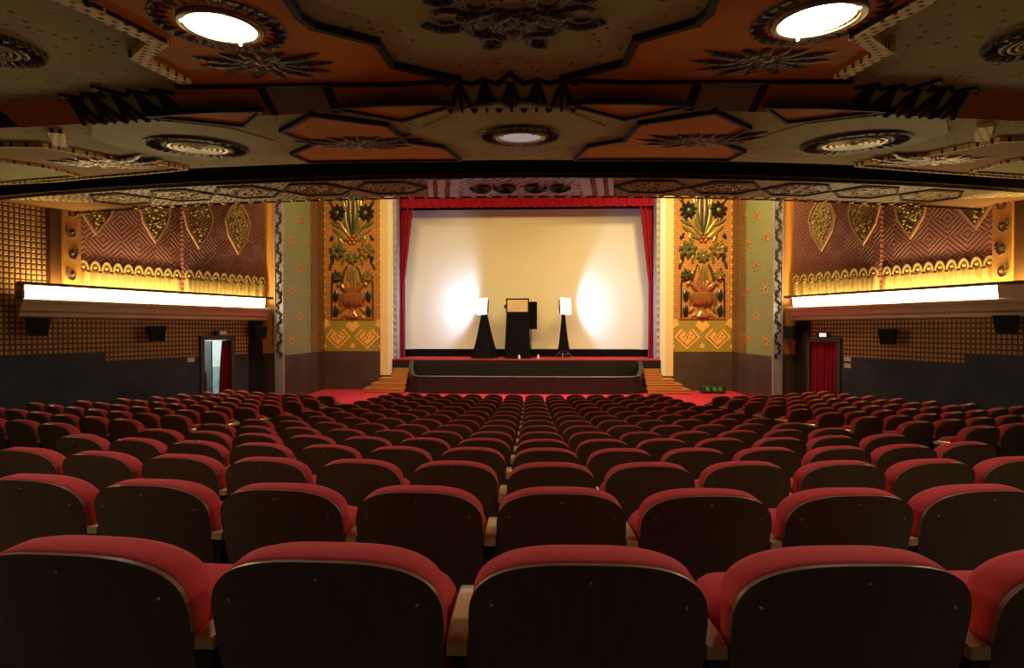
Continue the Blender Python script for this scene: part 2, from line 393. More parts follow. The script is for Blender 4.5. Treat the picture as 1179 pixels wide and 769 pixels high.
def seat_at(block, k, lat, x0, D0, end):
    a = lat/R_ROW; X = x0+R_ROW*sin(a); D = D0+R_ROW*(1-cos(a)); z = -lerp(D0, FD, FZ)
    px, py, d = project(X, D, z)
    if d < .3: return
    w = 578*.505/d*max(.3, cos(a)-X/max(D,.1)*sin(a))
    if px+w/2 < -6 or px-w/2 > 1185 or py > 790: return
    seats.append(dict(block=block, k=k, lat=lat, X=X, D=D, z=z-SEAT_H, rz=a, size=w, px=px, end=end))
for k in range(15):
    D0 = 1.01+.88*k
    for i in range(-7, 7): seat_at('centre block', k, .12+.55*i-XC-.045, XC+.045, D0, i == 6)
    for i in range(7):
        if 3 <= k <= 12: seat_at('left block', k, -(4.95+.55*i), XC+.045, D0, i == 0)
    Xe = 5.25-.02*k
    for i in range(7):
        if 2 <= k <= 13: seat_at('right block', k, Xe+.55*i, XC+.045, D0-.44, i == 6)
seats.sort(key=lambda s: -s['size'])
# the rows are told apart by block, by row counted from the camera and by place in the row
for blk in ('centre block','left block','right block'):
    rows = sorted({s['k'] for s in seats if s['block'] == blk})
    for r, k in enumerate(rows):
        row = sorted([s for s in seats if s['block'] == blk and s['k'] == k], key=lambda s: s['px'])
        for q, s in enumerate(row):
            rn = ORD[r]+' row' if r else 'nearest row'
            if q == 0: pos = 'leftmost in view'
            elif q == len(row)-1: pos = 'rightmost in view'
            else: pos = ORD[q]+' from its left end' if q else ''
            s['label'] = 'red theatre seat, %s, %s from camera, %s' % (blk, rn, pos)
KEEP = 330
first = True
def dup(o, parent):
    c = o.copy(); COL.objects.link(c); c.parent = parent; return c
rest = MB()
PIECES = [(o.data, [tuple(v.co) for v in o.data.vertices], [tuple(p.vertices) for p in o.data.polygons], [p.material_index for p in o.data.polygons]) for o in P_MAIN]
RM = [M['veneer'], M['ply'], M['plush'], M['plush'], M['arm_wood'], M['seat_metal']]
RI = [{0:0,1:1},{0:2},{0:3},{0:4},{0:5}]
for n, s in enumerate(seats):
    rz = s['rz']+random.uniform(-.012,.012); tilt = random.uniform(-.016,.016)
    if n < KEEP:
        root = PROTO if first else PROTO.copy()
        if not first: COL.objects.link(root)
        root.location = (s['X'], s['D'], s['z']); root.rotation_euler = (tilt, 0, rz)
        tag(root, s['label'], 'seat', 'red theatre seats of the '+s['block'])
        if first:
            for o in P_END: o['keep'] = 0
        else:
            ch = {}
            for o in P_MAIN: ch[o] = dup(o, root)
            if s['end']:
                for o in P_END: dup(o, root)
            if s['k'] < 4:
                for o in P_BOLT: dup(o, ch[P_SHELL])
        first = False
    else:
        Mx = Matrix.Translation((s['X'], s['D'], s['z'])) @ Matrix.Rotation(rz, 4, 'Z')
        for (me, vs, fs, ms), ri in zip(PIECES, RI):
            o = len(rest.v); rest.v += [tuple(Mx @ Vector(p)) for p in vs]
            for f, mi in zip(fs, ms): rest.f.append([i+o for i in f]); rest.m.append(ri[mi])
if PROTO and not seats[0]['end']:
    for o in P_END: bpy.data.objects.remove(o)
if rest.v:
    o = rest.build('distant_theatre_seats', RM, smooth=50); tag(o, 'mass of small red seats far off by the side walls', 'seat', None, 'stuff')
print('SEATS', len(seats))

# ------------------------------------------------------------------ side walls (splayed towards the stage)
TL = math.hypot(.469, 1.)
def wall_matrix(s):
    """local x: along the wall from D = 17 back towards the camera, local y: out of the wall into the hall, z up"""
    t = Vector((s*.469, -1, 0))/TL; nrm = Vector((-s*1., -.469, 0))/TL
    o = Vector((XC+s*(17.01-.469*17), 17., 0))
    m = Matrix.Identity(4)
    for i in range(3): m[i][0] = t[i]; m[i][1] = nrm[i]; m[i][3] = o[i]
    return m                       # left-handed for one side, only used to place finished vertices
def U(D): return (17.-D)*TL
class WB_(MB):
    pass
def wall_build(b, s, name, mats, **kw):
    """put a mesh given in wall coordinates on wall s, keeping object coordinates along the wall"""
    m = wall_matrix(s)
    if s == 1:
        pass
    R = m.copy()
    if R.to_3x3().determinant() < 0:         # mirror the local mesh so the object matrix stays a rotation
        b.v = [(-x, y, z) for x, y, z in b.v]; R.col[0] = -R.col[0]
    o = b.build(name, mats, **kw); o.matrix_world = R
    return o
def wall_root(s, name, u, w, z, label, cat, group=None):
    m = wall_matrix(s); p = m @ Vector((u, w, z)); R = m.copy()
    if R.to_3x3().determinant() < 0: R.col[0] = -R.col[0]
    R.translation = p; e = empty(name, label=label, cat=cat, group=group); e.matrix_world = R; return e
ZT = 8.5
DN = {-1: 15.56, 1: 16.12}                    # doors along the wall
DOORW, DOORT = 1.06, {-1: -.27, 1: -.33}
for s in (-1, 1):
    sd = SIDE[s]
    u0, u1 = U(17), U(4.0)
    uA, uB = U(12.29), U(11.78)               # pilaster
    ud0, ud1 = U(DN[s])-DOORW/2, U(DN[s])+DOORW/2; zt = DOORT[s]
    # gold tile wall, in strips round the doorway; under the ledge and, nearer, to the full height
    b = MB()
    def rect(x0, x1, z0, z1, mi=0, y=0.): b.quad((x0,y,z0),(x1,y,z0),(x1,y,z1),(x0,y,z1), mi)
    rect(u0, ud0, -.86, 1.0); rect(ud1, uA, -.86, 1.0); rect(ud0, ud1, zt, 1.0); rect(uA, u1, -.86, ZT)
    wall_build(b, s, 'wall_'+sd, M['tile']); struct(bpy.data.objects['wall_'+sd])
    # dado with a step where the floor rises
    b = MB(); us = U(12.84)
    for x0, x1, z1 in ((u0, ud0, -.86), (ud1, us, -.86), (us, u1, -.62)):
        b.box(x0, x1, -.02, .03, -3.3, z1)
    b.box(ud0, ud1, -.25, -.2, -3.3, ZF)
    o = wall_build(b, s, 'trim_dado_'+sd, M['dado']); struct(o)
    # diamond relief wall above the ledge, in two planes
    b = MB(); um = U(14.57)
    b.box(0, um, -.05, .16, .6, ZT); b.box(um, uA, -.2, 0., .6, ZT)
    o = wall_build(b, s, 'wall_'+sd+'_relief', M['chevron']); struct(o)
    # gilt fringe of little arches
    b = MB()
    for x0, x1, y in ((.02, um-.01, .16), (um, uA, 0.)):
        n = int(round((x1-x0)/.265)); p = (x1-x0)/n
        for k in range(n):
            c = x0+p*(k+.5)
            b.lathe([(.015,.72),(p*.40,.72),(p*.40,1.42),(p*.30,1.50),(p*.12,1.53)], 10, 0, 'z', (c, y, 0), 0, pi)
            ring = [(c+p*.46*cos(a), z) for a, z in [(pi*q/8, 1.50+p*.95*sin(pi*q/8)) for q in range(9)]]
            inner = [(c+p*.30*cos(a), z) for a, z in [(pi*q/8, 1.50+p*.66*sin(pi*q/8)) for q in range(9)]]
            for q in range(8): b.prism([ring[q], ring[q+1], inner[q+1], inner[q]], y, y+.07)
            b.ball((c, y+.03, 1.57), .045, .05, .05, 8, 5)
        b.box(x0, x1, y, y+.03, .7, 1.44)
    o = wall_build(b, s, 'trim_fringe_'+sd, M['fringe'], smooth=40); struct(o)
    # scrolled pilaster at the balcony end
    b = MB(); w_ = uB-uA
    b.box(uA, uA+w_*.62, -.2, .24, -.0+.6, ZT, 0); b.box(uA+w_*.62, uB, -.2, .14, .6, ZT, 1)
    for k in range(10):
        zc = 1.35+.52*k; pts = []
        for q in range(15):
            a = -2.2+4.6*q/14; r = .17*(1-.045*q)
            pts.append((uA+w_*.31+r*sin(a)*(1 if k % 2 else -1)*.7, .245, zc+r*1.35*cos(a)*(-1)))
        b.tube(pts, [.03-.0012*q for q in range(15)], 6, 2)
        b.ball((uA+w_*.31, .25, zc), .05, .04, .07, 8, 5, 2)
    o = wall_build(b, s, 'trim_pilaster_'+sd, [M['orange_wall'], M['brown_soffit'], M['relief']], smooth=35); struct(o)
    # gilt diamond plaques
    names = {12.66:'nearest the balcony', 13.94:'second from the balcony', 14.96:'third from the balcony', 16.1:'nearest the stage'}
    for Dk, wd in ((12.66,.62),(13.94,.58),(14.96,.62),(16.1,.60)):
        y = .165 if Dk > 14.57 else .005
        t = wall_root(s, 'wall_plaque', U(Dk), y, 3.2, 'gilt kite shaped relief plaque on %s brick red wall, %s' % (sd, names[Dk]), 'plaque', 'gilt wall plaques')
        def kite(f): return [(0,-.72*f-.0),(.30*wd/.6*f,-.22*f),(.40*wd/.6*f,.22*f),(.30*wd/.6*f,.52*f),(0,.92*f),(-.30*wd/.6*f,.52*f),(-.40*wd/.6*f,.22*f),(-.30*wd/.6*f,-.22*f)]
        f_ = MB(); o1, i1 = kite(1.12), kite(.98)
        for q in range(8): f_.prism([o1[q], o1[(q+1)%8], i1[(q+1)%8], i1[q]], 0, .07)
        f_.build('rim', M['plaque_rim'], t)
        f_ = MB(); f_.prism(kite(.98), 0, .03)
        rr = random.Random(int(Dk*10))
        for q in range(46):
            zz = rr.uniform(-.6,.8); lim = lerp(zz, [-.72,-.22,.22,.52,.92], [0,.28,.37,.28,0]); xx = rr.uniform(-lim,lim)*.85
            f_.ball((xx,.035,zz), rr.uniform(.03,.065), .045, rr.uniform(.03,.065), 7, 5)
        f_.build('filigree', M['plaque'], t, smooth=50)
    # lit ledge (cove) --------------------------------------------------
    Dn = 11.22 if s == -1 else 10.2
    ul = U(Dn)
    t = wall_root(s, 'cove_light', ul/2, 0, .7, 'long glowing ledge light with bronze lip along %s wall' % sd, 'light', 'cove lights')
    def along(prof, e0, e1, name, mat):
        q = MB(); pr = [(p[0], p[1]-.7) for p in prof]
        q.loft([[(e0-ul/2, y, z) for y, z in pr], [(e1-ul/2, y, z) for y, z in pr]])
        sg = -1 if wall_matrix(s).to_3x3().determinant() < 0 else 1
        q.v = [(x*sg, y, z) for x, y, z in q.v]
        return q.build(name, mat, t, smooth=30)
    along([(.50,.975),(.56,.985),(.58,1.02),(.56,1.06),(.52,1.065),(.50,1.03)], -.02, ul+.12, 'lip', M['ledge_dark'])
    ug = ul if s == -1 else U(12.1)
    along([(.50,.985),(.515,.985),(.455,.70),(.44,.70)], .25, ug, 'diffuser', M['cove_glow'])
    if s == 1: along([(.50,.985),(.515,.985),(.455,.70),(.44,.70)], ug, ul, 'unlit_face', M['ledge'])
    along([(.17,.70),(.45,.70),(.47,.67),(.45,.60),(.40,.56),(.36,.50),(.35,.42),(.27,.36),(.26,.28),(.17,.25)], 0., ul, 'moulding', M['ledge'])
    along([(.425,.70),(.435,.70),(.495,.985),(.485,.985)], .25, ug, 'glow_blocker', M['ledge_dark'])  # unseen sheet added to keep the diffuser's back glow off the wall
    along([(.165,.68),(.45,.68),(.45,.70),(.165,.70)], 0., ul, 'trough', M['trough'])
    q = MB(); q.box(-.005,.05,.17,.55,-.02,.36); sg = -1 if wall_matrix(s).to_3x3().determinant() < 0 else 1
    q.v = [((x+ul/2)*sg, y, z) for x, y, z in q.v]; q.build('end_cap', M['ledge_dark'], t)
    # lamps lying in the trough
    for ua, ub in ((.3, um-.1), (um, ul-.3)):
        L = bpy.data.lights.new('cove_lamp', 'AREA'); L.shape = 'RECTANGLE'; L.size = ub-ua; L.size_y = .12; L.color = (1,.74,.36); L.energy = (33 if ua < 1 else 44)*(ub-ua)
        lo = bpy.data.objects.new('cove_lamp', L); COL.objects.link(lo)
        m = wall_matrix(s); p = m @ Vector(((ua+ub)/2, .34, .78)); tx = m.to_3x3() @ Vector((1,0,0)); dirn = (m.to_3x3() @ Vector((0,-.10,1))).normalized()
        zx = -dirn; yx = zx.cross(tx).normalized(); R = Matrix.Identity(4)
        for i in range(3): R[i][0] = tx[i]; R[i][1] = yx[i]; R[i][2] = zx[i]; R[i][3] = p[i]
        lo.matrix_world = R
    # wall speakers
    spots = [(DN[s]-1.68 if s == -1 else 14.0, .02, 'beside the doorway' if s == -1 else 'beyond the curtained door')]
    spots = {-1: [(11.5,.05,'under the near end of the lit ledge'), (13.82,-.13,'near the open doorway'), (16.72,-.12,'in dark corner by the stage pier')],
             1: [(12.02,.10,'under ledge at the photo edge'), (14.28,-.21,'near the curtained door'), (16.95,-.12,'in dark corner by the stage pier')]}[s]
    for Dk, zc, wh in spots:
        t = wall_root(s, 'wall_speaker', U(Dk), .03, zc, 'black tapered loudspeaker on %s tiled wall, %s' % (sd, wh), 'speaker', 'wall loudspeakers')
        q = MB(); rings = []
        for y, f in ((.12,.80),(.16,.92),(.34,1.),(.40,1.)):
            rings.append([(-.21*f,y,.20*f),(.21*f,y,.20*f),(.14*f,y,-.24*f),(-.14*f,y,-.24*f)])
        q.loft(rings); q.build('cabinet', M['speaker'], t)
        q = MB(); q.prism([(-.19,.18),(.19,.18),(.125,-.215),(-.125,-.215)], .40, .415); q.build('grille', M['grille'], t)
        q = MB(); q.box(-.05,.05,-.03,.03,-.08,.08); q.tube([(0,.0,.0),(0,.08,.03),(0,.14,.03)], .02, 6); q.build('bracket', M['black_metal'], t)

# ------------------------------------------------------------------ doors in the side walls
for s in (-1, 1):
    sd = SIDE[s]; zt = DOORT[s]; zb = floor_z(*(wall_matrix(s) @ Vector((U(DN[s]),0,0)))[:2])
    ud0, ud1 = U(DN[s])-DOORW/2, U(DN[s])+DOORW/2
    b = MB()
    b.box(ud0-.02, ud0+.10, -.22, .07, zb-.4, zt+.02); b.box(ud1-.10, ud1+.02, -.22, .07, zb-.4, zt+.02); b.box(ud0-.02, ud1+.02, -.22, .07, zt-.10, zt+.04)
    struct(wall_build(b, s, 'door_%d' % (1 if s == -1 else 2), M['door_frame']))
    def drape(x0, x1, z0, z1, amp, n, pinch=1., y=-.02):
        q = MB(); N_ = n*8; top = []; bot = []
        rows = 6; vs = []
        for r in range(rows+1):
            f = r/rows; xc = x0+(x1-x0)*.5; hw = (x1-x0)/2*(pinch+(1-pinch)*(1-f))
            for k in range(N_+1):
                t_ = k/N_; vs.append((xc-hw+2*hw*t_, y+amp*(.5+.5*f)*sin(2*pi*n*t_)+.3*amp*sin(5.1*pi*t_+1), z1+(z0-z1)*f))
        fs = [(r*(N_+1)+k, r*(N_+1)+k+1, (r+1)*(N_+1)+k+1, (r+1)*(N_+1)+k) for r in range(rows) for k in range(N_)]
        q.add(vs, fs); return q
    if s == 1:
        q = drape(ud0+.09, ud1-.09, zb+.03, zt-.12, .035, 7)
        o = wall_build(q, s, 'door_curtain', M['drape'], smooth=60); tag(o, 'dark red curtain closing the doorway in the wall at right', 'curtain', 'doorway curtains')
    else:
        q = drape(ud0+.10, ud0+.46, zb+.03, zt-.12, .05, 4, 1.0)
        q.v = [(x-(x-(ud0+.10))*.35*((z-zb)/(zt-zb))**2, y, z) for x, y, z in q.v]
        o = wall_build(q, s, 'door_curtain', M['drape'], smooth=60); tag(o, 'red curtain drawn aside in the bright open doorway at left', 'curtain', 'doorway curtains')
        q = drape(ud1-.20, ud1-.10, zb+.03, zb+1.25, .03, 2)
        o = wall_build(q, s, 'door_curtain', M['drape'], smooth=60); tag(o, 'narrow dark red curtain edge at near jamb of the open doorway', 'curtain', 'doorway curtains')
        # box room with an added lamp, standing in for the daylight outside
        b = MB(); x0, x1 = ud0-1.6, ud1+.6
        b.quad((x0,-2.2,zb-.02),(x1,-2.2,zb-.02),(x1,-2.2,zb+1.25),(x0,-2.2,zb+1.25),1); b.quad((x0,-2.2,zb+1.25),(x1,-2.2,zb+1.25),(x1,-2.2,zt+.5),(x0,-2.2,zt+.5),0)
        b.quad((x0,-2.2,zb-.02),(x0,-.25,zb-.02),(x0,-.25,zt+.5),(x0,-2.2,zt+.5),0); b.quad((x1,-2.2,zb-.02),(x1,-.25,zb-.02),(x1,-.25,zt+.5),(x1,-2.2,zt+.5),0)
        b.quad((x0,-2.2,zb-.01),(x1,-2.2,zb-.01),(x1,-.25,zb-.01),(x0,-.25,zb-.01),1); b.quad((x0,-2.2,zt+.5),(x1,-2.2,zt+.5),(x1,-.25,zt+.5),(x0,-.25,zt+.5),0)
        struct(wall_build(b, s, 'wall_daylight_box', [M['outside'], M['outside_low']]))
        L = bpy.data.lights.new('daylight_lamp', 'AREA'); L.size = 1.6; L.color = (.88,1,.98); L.energy = 85
        lo = bpy.data.objects.new('daylight_lamp', L); COL.objects.link(lo); lo.location = wall_matrix(s) @ Vector(((ud0+ud1)/2, -1.2, zt+.45))
        q = MB(); q.box(-.02,.02,-.55,-.02,zb+.02-zt,-.13); q.box(-.03,.03,-.50,-.44,-1.15,-1.05,1)
        t = wall_root(s, 'door_leaf', ud0+.56, -.2, zt, 'dark half open door leaf in the bright doorway at left', 'door'); q.build('leaf', [M['door_frame'], M['chrome']], t)
    # illuminated sign box above the door
    t = wall_root(s, 'sign_box', U(DN[s])-.06 if s == -1 else U(DN[s])+.02, .07, zt+.12, 'small lit sign box above the %s doorway' % ('open' if s == -1 else 'red curtained'), 'sign', 'door signs')
    q = MB(); q.box(-.17,.17,0,.09,-.075,.075); q.build('case', M['black_metal'], t)
    q = MB(); q.box(-.15,.07,.09,.10,-.055,.06); q.build('panel', M['sign_glow'] if s == 1 else M['paper'], t)
    # notices
    ns = [(ud1+.30,-.95,'open doorway at left')] if s == -1 else [(ud1+.22,-.92,'red curtained door, upper of the pair'),(ud1+.22,-1.12,'red curtained door, lower of the pair')]
    for u, z, wh in ns:
        t = wall_root(s, 'notice', u, .03, z, 'small white notice on the wall beside the '+wh, 'notice', 'wall notices')
        q = MB(); q.box(-.10,.10,0,.012,-.065,.065); q.build('sheet', M['paper'], t)
        q = MB(); q.box(-.115,.115,.0,.006,-.08,.08); q.build('backing', M['ledge_dark'], t)

# ------------------------------------------------------------------ stage piers, green walls, gilt panels
DP, DG = 17.0, 21.55
for s in (-1, 1):
    sd = SIDE[s]; X = lambda h: XC+s*h
    def xb(b, h0, h1, y0, y1, z0, z1, mi=0): b.box(min(X(h0),X(h1)), max(X(h0),X(h1)), y0, y1, z0, z1, mi)
    b = MB(); xb(b, 8.54, 9.06, DP, DP+.10, -.86, ZT, 0); xb(b, 8.54, 9.06, DP-.004, DP+.10, -3.3, -.86, 1)
    struct(b.build('trim_pier_'+sd, [M['orange_wall'], M['dado_brown']]))
    # grey scrolled pilaster on the pier edge
    b = MB(); xb(b, 8.26, 8.54, DP-.06, DP+.02, -3.3, ZT, 0)
    for k in range(int((ZT+1.2)/.34)):
        zc = -1.0+.34*k; sg = 1 if k % 2 else -1
        pts = [(X(8.40)+s*.075*sin(2*pi*q/10)*sg, DP-.07, zc+.34*q/10) for q in range(11)]
        b.tube(pts, [.022+.030*sin(pi*q/10) for q in range(11)], 6, 1)
    xb(b, 8.25, 8.28, DP-.09, DP-.05, -3.3, ZT, 0); xb(b, 8.52, 8.55, DP-.09, DP-.05, -3.3, ZT, 0)
    struct(b.build('trim_scroll_'+sd, [M['grey_trim'], M['black_wave']], smooth=40))
    # flat black panel between the tiled wall and the pier
    b = MB(); b.box(.02, .52, .035, .06, -3.2, .30, 0)
    struct(wall_build(b, s, 'trim_black_panel_'+sd, M['flat_black']))
    # green side wall with gilt flowers (local x along the wall)
    Mg = Matrix(((0,-s*1.,0,X(8.77)),(1,0,0,DP+.1),(0,0,1,0),(0,0,0,1))) if s == -1 else Matrix(((0,-1.,0,X(8.77)),(1,0,0,DP+.1),(0,0,1,0),(0,0,0,1)))
    Mg = Matrix(((0,s*1.,0,X(8.77)),(1,0,0,DP+.1),(0,0,1,0),(0,0,0,1)))
    if Mg.to_3x3().determinant() < 0: pass
    Mg = Matrix(((0,-1.,0,X(8.77)),(1,0,0,DP+.1),(0,0,1,0),(0,0,0,1)))
    o0, o1 = (0, .2) if s == -1 else (-.2, 0)
    LG = DG-DP-.1
    b = MB(); b.box(0, LG-1.3, o0, o1, -.99, ZT)
    o = b.build('wall_green_'+sd, M['green']); o.matrix_world = Mg; struct(o)
    b = MB(); b.box(LG-1.3, LG+.1, o0+(-.04 if s == -1 else 0), o1+(.04 if s == 1 else 0), -.99, ZT)
    o = b.build('wall_bronze_'+sd, M['corner']); o.matrix_world = Mg; struct(o)
    b = MB(); b.box(0, LG+.1, o0-.03, o1+.03, -3.3, -.99)
    o = b.build('trim_green_dado_'+sd, M['dado_brown']); o.matrix_world = Mg; struct(o)
    # frontal gilt panel wall: local x from panel centre, y into the wall
    cx = X(7.5); Mp = Matrix.Translation((cx, DG, 0))
    b = MB(); b.box(-1.30, 1.30, 0, .3, .41, ZT, 0); b.box(-1.30, 1.30, 0, .3, -.99, .41, 1); b.box(-1.30, 1.30, -.03, .3, -3.3, -.99, 2)
    pan = b.build('wall_stage_'+sd, [M['panel'], M['olive'], M['dado_brown']]); pan.matrix_world = Mp; struct(pan)
    # painted hearts and saw-tooth borders, slightly raised plaster
    b = MB()
    def heart(u, z, r, mi, y):
        b.prism([(u,z-r*1.05),(u+r*1.1,z),(u+r*.5,z+r*.72),(u,z+r*.34),(u-r*.5,z+r*.72),(u-r*1.1,z)], y, 0, mi)
    for u in (-.64,.64):
        heart(u,-.38,.50,0,-.02); heart(u,-.37,.40,1,-.026); heart(u,-.37,.33,0,-.03)
        for q in range(9):
            a = q*2.399; rr_ = .055*math.sqrt(q); b.ball((u+rr_*cos(a)*1.4,-.03,-.35+rr_*sin(a)*1.1), .038, .02, .038, 6, 4, 1)
    heart(0, .12, .29, 0, -.02); b.prism([(0,-.88),(.12,-.76),(0,-.62),(-.12,-.76)], -.02, 0, 0)
    for e in (-1, 1):
        b.prism([(e*1.28,.42),(e*1.28,-.05),(e*.98,.14),(e*1.08,.36)], -.02, 0, 0); b.prism([(e*1.28,-.95),(e*1.28,-.62),(e*1.13,-.78)], -.02, 0, 0)
        for k in range(24):
            z = .55+.33*k
            b.prism([(e*1.285,z),(e*1.285,z+.29),(e*1.17,z+.145)], -.015, 0, 0)
    hp = b.build('painted_heart_border', [M['heart'], M['heart_dark']], pan, smooth=False)
    # flower vase relief -------------------------------------------------
    t = empty('flower_relief', (cx, DG, .44), 'tall gilt relief of a flower vase on the orange panel %s of the stage' % sd, 'relief', 'vase reliefs beside the stage')
    def Z(y): return (378-y)*.0372-.44                      # height read off against the panel
    def part(q, name, mat, sm=50): return q.build(name, M[mat], t, smooth=sm)
    q = MB(); prof = []
    for r, y in ((.30,366),(.36,364),(.20,360),(.11,356),(.16,352.5),(.40,351),(.52,346),(.57,340),(.57,338),(.50,337.5),(.30,336.5)): prof.append((r, Z(y)))
    q.lathe([(r, z) for r, z in prof], 24, 0, 'z', (0,0,0), pi, 2*pi); q.v = [(x, y*.45, z) for x, y, z in q.v]
    for k in range(7):
        a = pi+pi*(k+.5)/7; q.tube([(.54*cos(a), .24*sin(a)-.01, Z(350.5)), (.585*cos(a), .27*sin(a)-.01, Z(344)), (.59*cos(a), .27*sin(a)-.01, Z(339))], .03, 6)
    part(q, 'vase', 'copper')
    q = MB()
    for k in range(9):
        a = pi*(k+.5)/9; q.tube([(.12*cos(a), -.05, Z(338)), (.36*cos(a), -.12, Z(331)), (.52*cos(a), -.10, Z(327)+.10*sin(a))], [.03,.075,.03], 7)
    part(q, 'fluted_cup', 'copper')
    q = MB()
    for k in (-1, 0, 1): q.tube([(.10*k,-.06,Z(330)), (.12*k,-.10,Z(320)), (.17*k,-.06,Z(306))], [.05,.06,.035], 7)
    part(q, 'stem_bundle', 'gilt')
    def flower(u, y, r, pet, name, mat, mat2):
        q = MB(); zc = Z(y)
        for k in range(pet):
            a = 2*pi*k/pet+.2; q.tube([(u,-.05,zc), (u+.55*r*cos(a),-.09,zc+.55*r*sin(a)), (u+r*cos(a),-.04,zc+r*sin(a))], [.05,.30*r,.05], 6)
        fl = part(q, name, mat); c = MB(); c.ball((u,-.10,zc), .3*r, .07, .3*r, 10, 6); c.build('flower_centre', M[mat2], fl, smooth=50)
    flower(-.62,244,.36,9,'blossom','blackleaf','verdigris'); flower(.62,244,.36,9,'blossom','blackleaf','gilt')
    flower(-.62,288,.38,7,'blossom','verdigris','blackleaf'); flower(.62,288,.38,7,'blossom','gilt','verdigris')
    flower(0,296,.27,8,'blossom','verdigris','gilt'); flower(-.68,318,.24,8,'blossom','bronze','bronze'); flower(.68,318,.24,8,'blossom','gilt','verdigris')
    q = MB(); q.ball((0,-.08,Z(275)), .07,.07,.07,8,6)
    for k in range(6): q.ball((.16*cos(k*pi/3),-.07,Z(275)+.16*sin(k*pi/3)), .07,.06,.07,8,6)
    part(q, 'berry_cluster', 'copper')
    def leaf(pts, r, mat):
        q = MB(); n_ = len(pts); q.tube([(x,-.05,z) for x, z in pts], [.025+r*sin(pi*(i+.4)/n_) for i in range(n_)], 6); q.v = [(x, y*.8, z) for x, y, z in q.v]; part(q, 'leaf', mat)
    def cur(x0, y0, x1, y1, bend, n_=7):
        z0, z1 = Z(y0), Z(y1); out = []
        for i in range(n_): f = i/(n_-1); out.append((x0+(x1-x0)*f+bend*sin(pi*f), z0+(z1-z0)*f))
        return out
    for e in (-1, 1):
        leaf(cur(0,272,e*.10,226,e*.05), .085, 'bronze'); leaf(cur(e*.06,272,e*.30,236,e*.10), .07, 'verdigris'); leaf(cur(e*.05,274,e*.62,252,e*.02), .05, 'gilt')
        leaf(cur(e*.10,278,e*.85,262,-e*.02), .06, 'gilt' if e > 0 else 'verdigris'); leaf(cur(e*.20,276,e*.62,270,0), .055, 'gilt')
        leaf(cur(e*.22,305,e*.46,330,e*.08), .045, 'bronze'); leaf(cur(e*.05,308,e*.24,328,0), .04, 'copper')
        leaf(cur(e*.80,270,e*.95,276,0), .06, 'blackleaf'); leaf(cur(e*.90,290,e*.84,302,0), .06, 'blackleaf')
        leaf(cur(e*.72,334,e*.72,347,0), .10, 'blackleaf'); leaf(cur(e*.72,351,e*.72,365,0), .10, 'blackleaf')
        leaf(cur(e*.10,360,e*.52,366,0), .05, 'copper'); leaf(cur(e*.16,250,e*.22,220,e*.06), .05, 'verdigris'); leaf(cur(e*.45,230,e*.62,218,0), .08, 'blackleaf')
        for x0, y0, x1, y1, r_, mt in ((.42,262,.95,254,.045,'verdigris'),(.40,280,.58,272,.05,'gilt'),(.78,282,.98,290,.05,'verdigris'),(.34,292,.44,304,.05,'verdigris'),(.86,300,.98,310,.045,'bronze'),(.30,312,.46,318,.04,'gilt'),(.50,324,.66,330,.05,'copper'),(.26,242,.40,228,.06,'gilt'),(.80,236,.98,228,.05,'bronze'),(.66,256,.90,244,.04,'bronze'),(.46,346,.60,336,.05,'bronze'),(.36,354,.56,360,.045,'gilt')):
            leaf(cur(e*x0,y0,e*x1,y1,e*.02), r_, mt)
        q = MB(); q.tube([(e*.90,-.04,Z(366)), (e*.90,-.04,Z(327)), (e*.86,-.04,Z(322)), (e*.74,-.04,Z(310))], .035, 6); part(q, 'post', 'blackleaf')
    q = MB(); q.box(-.98,.98,-.05,0,-.05,.02); q.box(-.98,-.93,-.04,0,0,Z(330)); q.box(.93,.98,-.04,0,0,Z(330)); part(q, 'base_rail', 'heart_dark', False)
    # cream and white pilaster beside the opening
    b = MB(); z0 = -2.02
    xb(b, 5.92, 6.24, DG-.16, DG+.4, z0, ZT, 0); xb(b, 5.70, 5.93, DG-.12, DG+.4, z0, ZT, 1); xb(b, 5.56, 5.71, DG-.02, DG+.5, -1.35, ZT, 2)
    for k in range(28): b.ball((X(5.635), DG-.03, -1.2+.3*k), .06, .03, .09, 8, 5, 2)
    struct(b.build('trim_opening_'+sd, [M['cream'], M['white'], M['grey_trim']], smooth=40))

# ------------------------------------------------------------------ stage
ZS = -1.32
b = MB(); b.box(XC-9, XC+9, DG+.0, 25.0, -3.3, ZS-.04, 0); b.box(XC-5.7, XC+5.7, DG-.25, 25.0, ZS-.04, ZS, 1)
b.box(XC-5.7, XC+5.7, DG-.24, DG+.1, -3.3, ZS-.04, 0)
struct(b.build('floor_stage', [M['black_gloss'], M['stage_floor']]))
b = MB(); b.box(XC-9, XC+9, 24.6, 24.7, -1.4, ZT); b.box(XC-9.1, XC-9, 21.8, 24.7, -1.4, ZT); b.box(XC+9, XC+9.1, 21.8, 24.7, -1.4, ZT); b.box(XC-9, XC+9, DG+.3, 24.7, ZT-.1, ZT)
struct(b.build('wall_stage_back', M['flat_black']))
b = MB(); b.box(XC-5.75, XC+5.75, DG, DG+.3, 6.2, ZT)
struct(b.build('trim_header', M['upper']))
